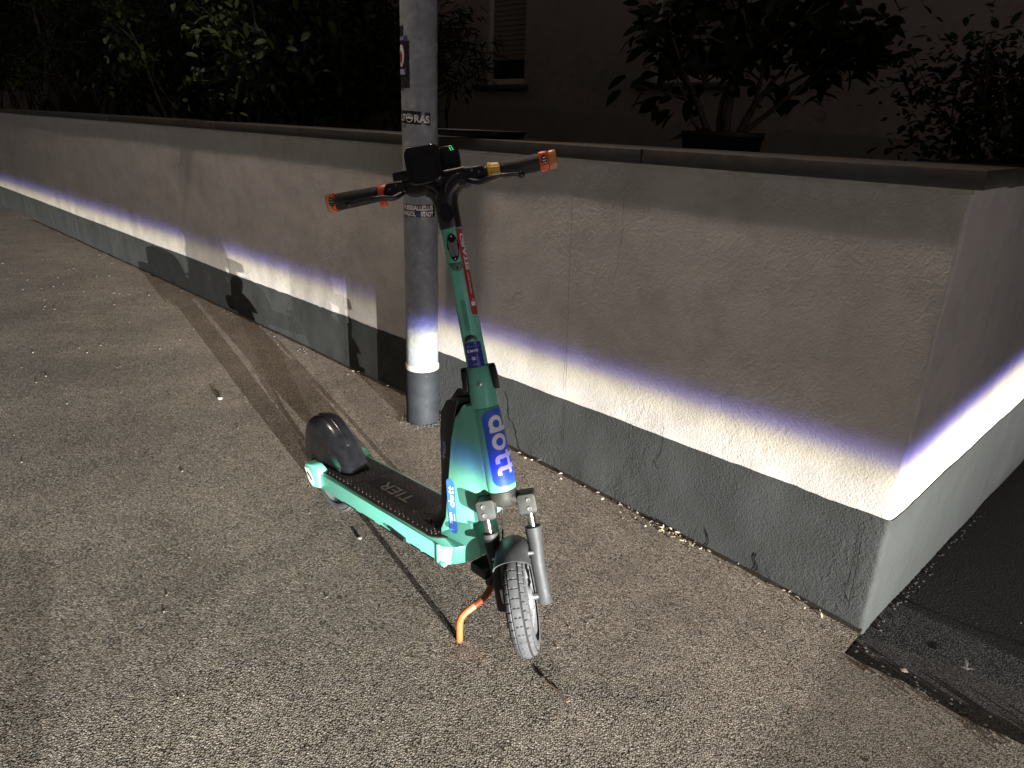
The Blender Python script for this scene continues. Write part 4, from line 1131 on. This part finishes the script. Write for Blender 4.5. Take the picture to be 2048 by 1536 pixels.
# broad-leaved shrub in a black tub, its branches fanning out
tubp = W(1.15, .90, 1.135)
tub = empty('plant_tub', tubp, 'black tub holding the broad leaved shrub behind the wall', 'tub')
mb = MB(); mb.lathe([(.12, 0), (.145, .005), (.160, .15), (.168, .165), (.168, .185), (.150, .185), (.148, .16), (.0, .155)], 28, tubp); mb.build('tub_wall', M['pot'], tub, smooth=45)
shrub('broad_leaved_shrub', 'broad leaved shrub fanning out of the black tub in front of the house', 'shrub', tubp + Vector((0, 0, .16)),
      [((-.05, 0, 0), (-.35, .1, .9), .30, .016, 2), ((.02, .02, 0), (.0, .1, 1), .34, .020, 2), ((.06, 0, 0), (.35, .05, .9), .30, .018, 2), ((.08, 0, .02), (.95, -.1, .62), .34, .013, 2), ((-.08, 0, 0), (-.6, 0, .7), .22, .009, 1), ((0, .04, 0), (-.2, .3, 1), .36, .014, 2)],
      (.085, .050, .2, .2), 'leaf', 11, 3, single=220, spread=.045, droop=.5)
# small-leaved bush at the right
for i, (s_, t_, sd, lb) in enumerate(((0.10, 1.10, 21, 'small leaved dark bush near the wall corner'), (-0.55, 1.9, 22, 'small leaved dark bush beyond the wall corner at the right edge'))):
    b_ = W(s_, t_, 1.0)
    shrub('small_leaved_bush', lb, 'bush', b_, [((0, 0, 0), (random.uniform(-.5, .5), random.uniform(-.4, .4), 1), .36, .012, 2) for _ in range(9)],
          (.036, .020, .2, .15), 'leaf2', sd, 9, spread=.06, group='small leaved bushes by the corner')
# oleander next to the post
shrub('oleander', 'narrow leaved shrub rising behind the lamp post', 'shrub', W(3.45, 1.1, 1.1), [((random.uniform(-.2, .2), random.uniform(-.2, .2), 0), (random.uniform(-.45, .45), random.uniform(-.3, .3), 1), .45, .010, 2) for _ in range(8)],
      (.085, .015, .2, .25), 'leaf2', 31, 6, spread=.05)
# hedge plants to the left, grown over with bindweed
for i, (s_, t_, hgt) in enumerate(((4.1, .75, .5), (5.0, .9, .55), (6.1, .8, .55), (7.4, 1.0, .6), (9.2, 1.0, .7), (11.5, 1.2, .8))):
    shrub('hedge_shrub', ['dense leafy hedge shrub just left of the narrow leaved shrub', 'dense hedge shrub with hanging leaves over the coping joint', 'third dense hedge shrub from the lamp post', 'fourth dense hedge shrub from the lamp post', 'fifth dense hedge shrub from the lamp post', 'farthest dense hedge shrub at the left edge'][i], 'shrub', W(s_, t_, 1.1),
          [((random.uniform(-.3, .3), random.uniform(-.2, .2), 0), (random.uniform(-.5, .5), random.uniform(-.4, .4), 1), hgt, .012, 2) for _ in range(9)],
          (.070, .038, .2, .2), 'leaf3' if i % 2 == 0 else 'leaf2', 40 + i, 7, spread=.10, group='hedge shrubs behind the wall', droop=.7)
for i, (s_, t_, hgt) in enumerate(((8.2, 2.0, .9), (10.0, 2.3, 1.0), (12.6, 2.2, 1.0), (14.5, 1.6, 1.0), (17.0, 1.6, 1.1), (20.0, 1.8, 1.2), (24.0, 2.0, 1.4), (6.8, 2.1, .8))):
    shrub('tall_hedge_shrub', ['tall dark shrub behind the fourth and fifth hedge shrubs', 'tall dark shrub behind the fifth hedge shrub', 'tall dark shrub between the young tree and the brown pillar', 'tall dark shrub in front of the brown pillar', 'tall dark shrub just past the brown pillar', 'second tall shrub past the brown pillar', 'farthest tall shrub past the brown pillar', 'tall dark shrub behind the third hedge shrub, nearest of the back row'][i], 'shrub', W(s_, t_, 1.1),
          [((random.uniform(-.4, .4), random.uniform(-.4, .4), 0), (random.uniform(-.5, .5), random.uniform(-.4, .4), 1), hgt, .016, 2) for _ in range(10)],
          (.11, .06, .2, .2), 'leaf2', 60 + i, 9, spread=.16, group='tall shrubs in the back row of the hedge', droop=.6)
tr = W(11.0, .7, 1.05)
shrub('young_tree', 'slim bare lower trunk of a young tree at the far left', 'tree', tr, [((0, 0, 0), (.25, .0, 1), 1.2, .05, 2)], (.06, .03, .2, .2), 'leaf2', 77, 10, spread=.12)
# black tray left on the coping by the post
tray = empty('plastic_tray', W(1.84, .17, TOP + CT), 'flat black plastic tray lying on the coping behind the lamp post', 'tray')
mb = MB(); mb.prism(rrect(.36, .20, .03, 4), TOP + CT + .001, TOP + CT + .020, lambda a, b, z: W(1.84 + a * (1 - (TOP + CT + .02 - z) * 2), .17 + b, z)); mb.build('tray_body', M['pot'], tray, bevel=.004)
mb = MB(); mb.prism(rrect(.37, .21, .03, 4), TOP + CT + .0202, TOP + CT + .026, lambda a, b, z: W(1.84 + a, .17 + b, z)); mb.build('tray_rim', M['pot'], tray, bevel=.002)

# ---------------------------------------------------------------- litter
rnd = random.Random(5)
def stone(p, r, rnd):
    vs = []; fs = []
    n = 6
    for j, (zz, k) in enumerate(((0, .8), (.45, 1.0), (.85, .6))):
        for i in range(n):
            a = 2 * math.pi * i / n + j * .3; q = r * k * rnd.uniform(.75, 1.2)
            vs.append(Vector((p.x + q * math.cos(a), p.y + q * math.sin(a), p.z + zz * r * 1.0)))
    for j in range(2):
        for i in range(n): fs.append((j * n + i, j * n + (i + 1) % n, (j + 1) * n + (i + 1) % n, (j + 1) * n + i))
    fs.append(tuple(range(2 * n, 3 * n)))
    return vs, fs
def gz(x, y):
    d = Vector((x, y, 0)) - COR; s_, t_ = d.dot(WS), d.dot(WT)
    return (ground_z(s_, t_) if not (s_ < 0 and t_ > -.13) else ramp_z(s_, t_)) + .004 * noise.noise(Vector((s_ * 1.7, t_ * 1.7, 3)))
mb = MB()
for k in range(420):
    s_ = rnd.uniform(-1.2, 6.5); t_ = -abs(rnd.gauss(0, 1.3)) - .05
    if rnd.random() < .3: t_ = -abs(rnd.gauss(0, .06)) - .012; s_ = rnd.uniform(.05, 5)
    if rnd.random() < .12: s_ = rnd.uniform(-1.2, 0); t_ = rnd.uniform(-.2, .5)
    p = W(s_, t_); p.z = gz(p.x, p.y) - .0006
    mb.add(*stone(p, rnd.uniform(.0012, .0034) * (1 + .12 * max(0, s_ - 1)), rnd))
tag(mb.build('loose_grit', M['pebble'], None, smooth=0), 'loose pale grit scattered over the asphalt pavement', 'grit', kind='stuff')
# dry leaves and seed husks gathered along the foot of the wall
lv, lf = leaf_shape(.022, .011, .5, .25)
mb = MB()
for k in range(150):
    s_ = rnd.choice([rnd.gauss(.72, .12), rnd.gauss(.62, .06), rnd.uniform(.1, 2.6)]); t_ = -.010 - abs(rnd.gauss(0, .022))
    if not .03 < s_ < 3: continue
    p = W(s_, t_); p.z = gz(p.x, p.y) + .004
    m = leaf_matrix(p, Vector((rnd.gauss(0, 1), rnd.gauss(0, 1), rnd.gauss(0, .3))), rnd.uniform(-1, 1), rnd.uniform(.25, .95)); mb.add([m @ v for v in lv], lf)
tag(mb.build('leaf_litter', M['dryleaf'], None, smooth=80), 'dry leaf scraps gathered along the foot of the garden wall', 'leaf litter', kind='stuff')
# a few single bits
for i, (x, y, r, lb) in enumerate(((-1.34, 2.98, .013, 'larger pale chip of stone on the asphalt left of the scooter'), (-.470, 1.93, .008, 'small cream stone beside the scooter deck shadow'))):
    p = Vector((x, y, gz(x, y) - .001)); mb = MB(); mb.add(*stone(p, r, rnd)); tag(mb.build('stone_chip', M['pebble'], None, smooth=0), lb, 'stone')
mb = MB(); a = Vector((.105, 1.375, 0)); b = Vector((.160, 1.312, 0)); a.z = gz(a.x, a.y) + .003; b.z = gz(b.x, b.y) + .004
mb.tube([a, (a + b) / 2 + Vector((.004, .002, .003)), b, b + Vector((.008, .001, .001))], [.0016, .002, .0026, .001], 7); tag(mb.build('twig', M['twig']), 'thin dark twig lying on the asphalt in front of the wheel', 'twig')
# dried splashes on the driveway edge
def splash(name, cx, cy, rays, r0, lb, seed):
    rn = random.Random(seed); P = []
    n = 40
    for k in range(n):
        a = 2 * math.pi * k / n; rr = r0 * (1 + .35 * rn.uniform(-1, 1))
        for ra, rl, rw in rays:
            d = abs((a - ra + math.pi) % (2 * math.pi) - math.pi)
            if d < rw: rr += rl * (1 - d / rw)
        P.append((rr * math.cos(a), rr * math.sin(a)))
    vs = [Vector((cx, cy, gz(cx, cy) + .0028))] + [Vector((cx + x, cy + y, gz(cx + x, cy + y) + .0022)) for x, y in P]
    mb = MB(); mb.add(vs, [(0, 1 + k, 1 + (k + 1) % n) for k in range(n)])
    tag(mb.build(name, M['dropping'], None), lb, 'splash')
splash('dried_splash', 1.262, 1.531, [(1.0, .045, .35), (2.9, .012, .5), (-.25, .05, .12)], .007, 'dried pale splash with streaks on the dark driveway', 3)
splash('dried_splash', 1.075, 1.50, [(.6, .006, .6)], .008, 'small pale blot on the asphalt nearest the wall corner', 4)
splash('dried_splash', .86, 1.16, [(.2, .004, .5)], .006, 'faint pale blot on the asphalt in the right foreground', 5)

# ---------------------------------------------------------------- unseen low block, added below the frame to cast the lower left shade
cdir = Vector((.634, -.773, 0)); cper = Vector((-.773, -.634, 0))
cp = Vector((-.963, 1.106, 0)) + cdir * .58 + cper * .425
shade_caster = empty('shade_block', (cp.x, cp.y, 0), 'low concrete block added out of view to cast the shade at the lower left', 'block')
def cpt(a, b, z): return cp + cper * a + cdir * b + Vector((0, 0, z))
mb = MB(); mb.prism(rrect(.60, .26, .02, 3), -.01, .12, lambda a, b, z: cpt(a * (1 - .1 * z), b * (1 - .25 * z), z)); mb.build('shade_block_body', M['mortar'], shade_caster, bevel=.008)
for q in (-.15, .15):
    mb = MB(); mb.tube([cpt(q, -.03, .117), cpt(q, -.03, .133), cpt(q, .03, .133), cpt(q, .03, .117)], .006, 8); mb.build('lifting_loop', M['bolt'], shade_caster, smooth=60)
# pale worn joint across the driveway
mb = MB(); P = []
k = -.06
while k > -3.0:
    P.append((k, .262 + .006 * noise.noise(Vector((k * 6, 2, 0))), .0035 * (.3 + abs(noise.noise(Vector((k * 18, 8, 0))))))); k -= .03
vs = []
for s_, t_, h_ in P:
    for dt in (-h_, h_): vs.append(W(s_, t_ + dt, ramp_z(s_, t_) + .004 * noise.noise(Vector((s_ * 1.7, t_ * 1.7, 3))) + .003))
mb.add(vs, [(2 * i, 2 * i + 2, 2 * i + 3, 2 * i + 1) for i in range(len(P) - 1)])
tag(mb.build('driveway_joint', M['crumb']), kind='structure')
# crumbs of asphalt broken off along the ragged edge of the pavement
mb = MB(); rnd = random.Random(19)
for k in range(260):
    s_ = rnd.uniform(-1.5, -.01); t_ = -.125 + rnd.gauss(0, .028) + .035 * noise.noise(Vector((s_ * 5, 1, 0)))
    if rnd.random() < .25: s_ = -.012 - abs(rnd.gauss(0, .012)); t_ = rnd.uniform(-.1, 1.4)
    p = W(s_, t_); p.z = gz(p.x, p.y) - .0005
    mb.add(*stone(p, rnd.uniform(.002, .006), rnd))
tag(mb.build('asphalt_crumbs', M['crumb'], None, smooth=0), 'loose asphalt crumbs along the ragged pavement edge and driveway wall', 'crumbs', kind='stuff')
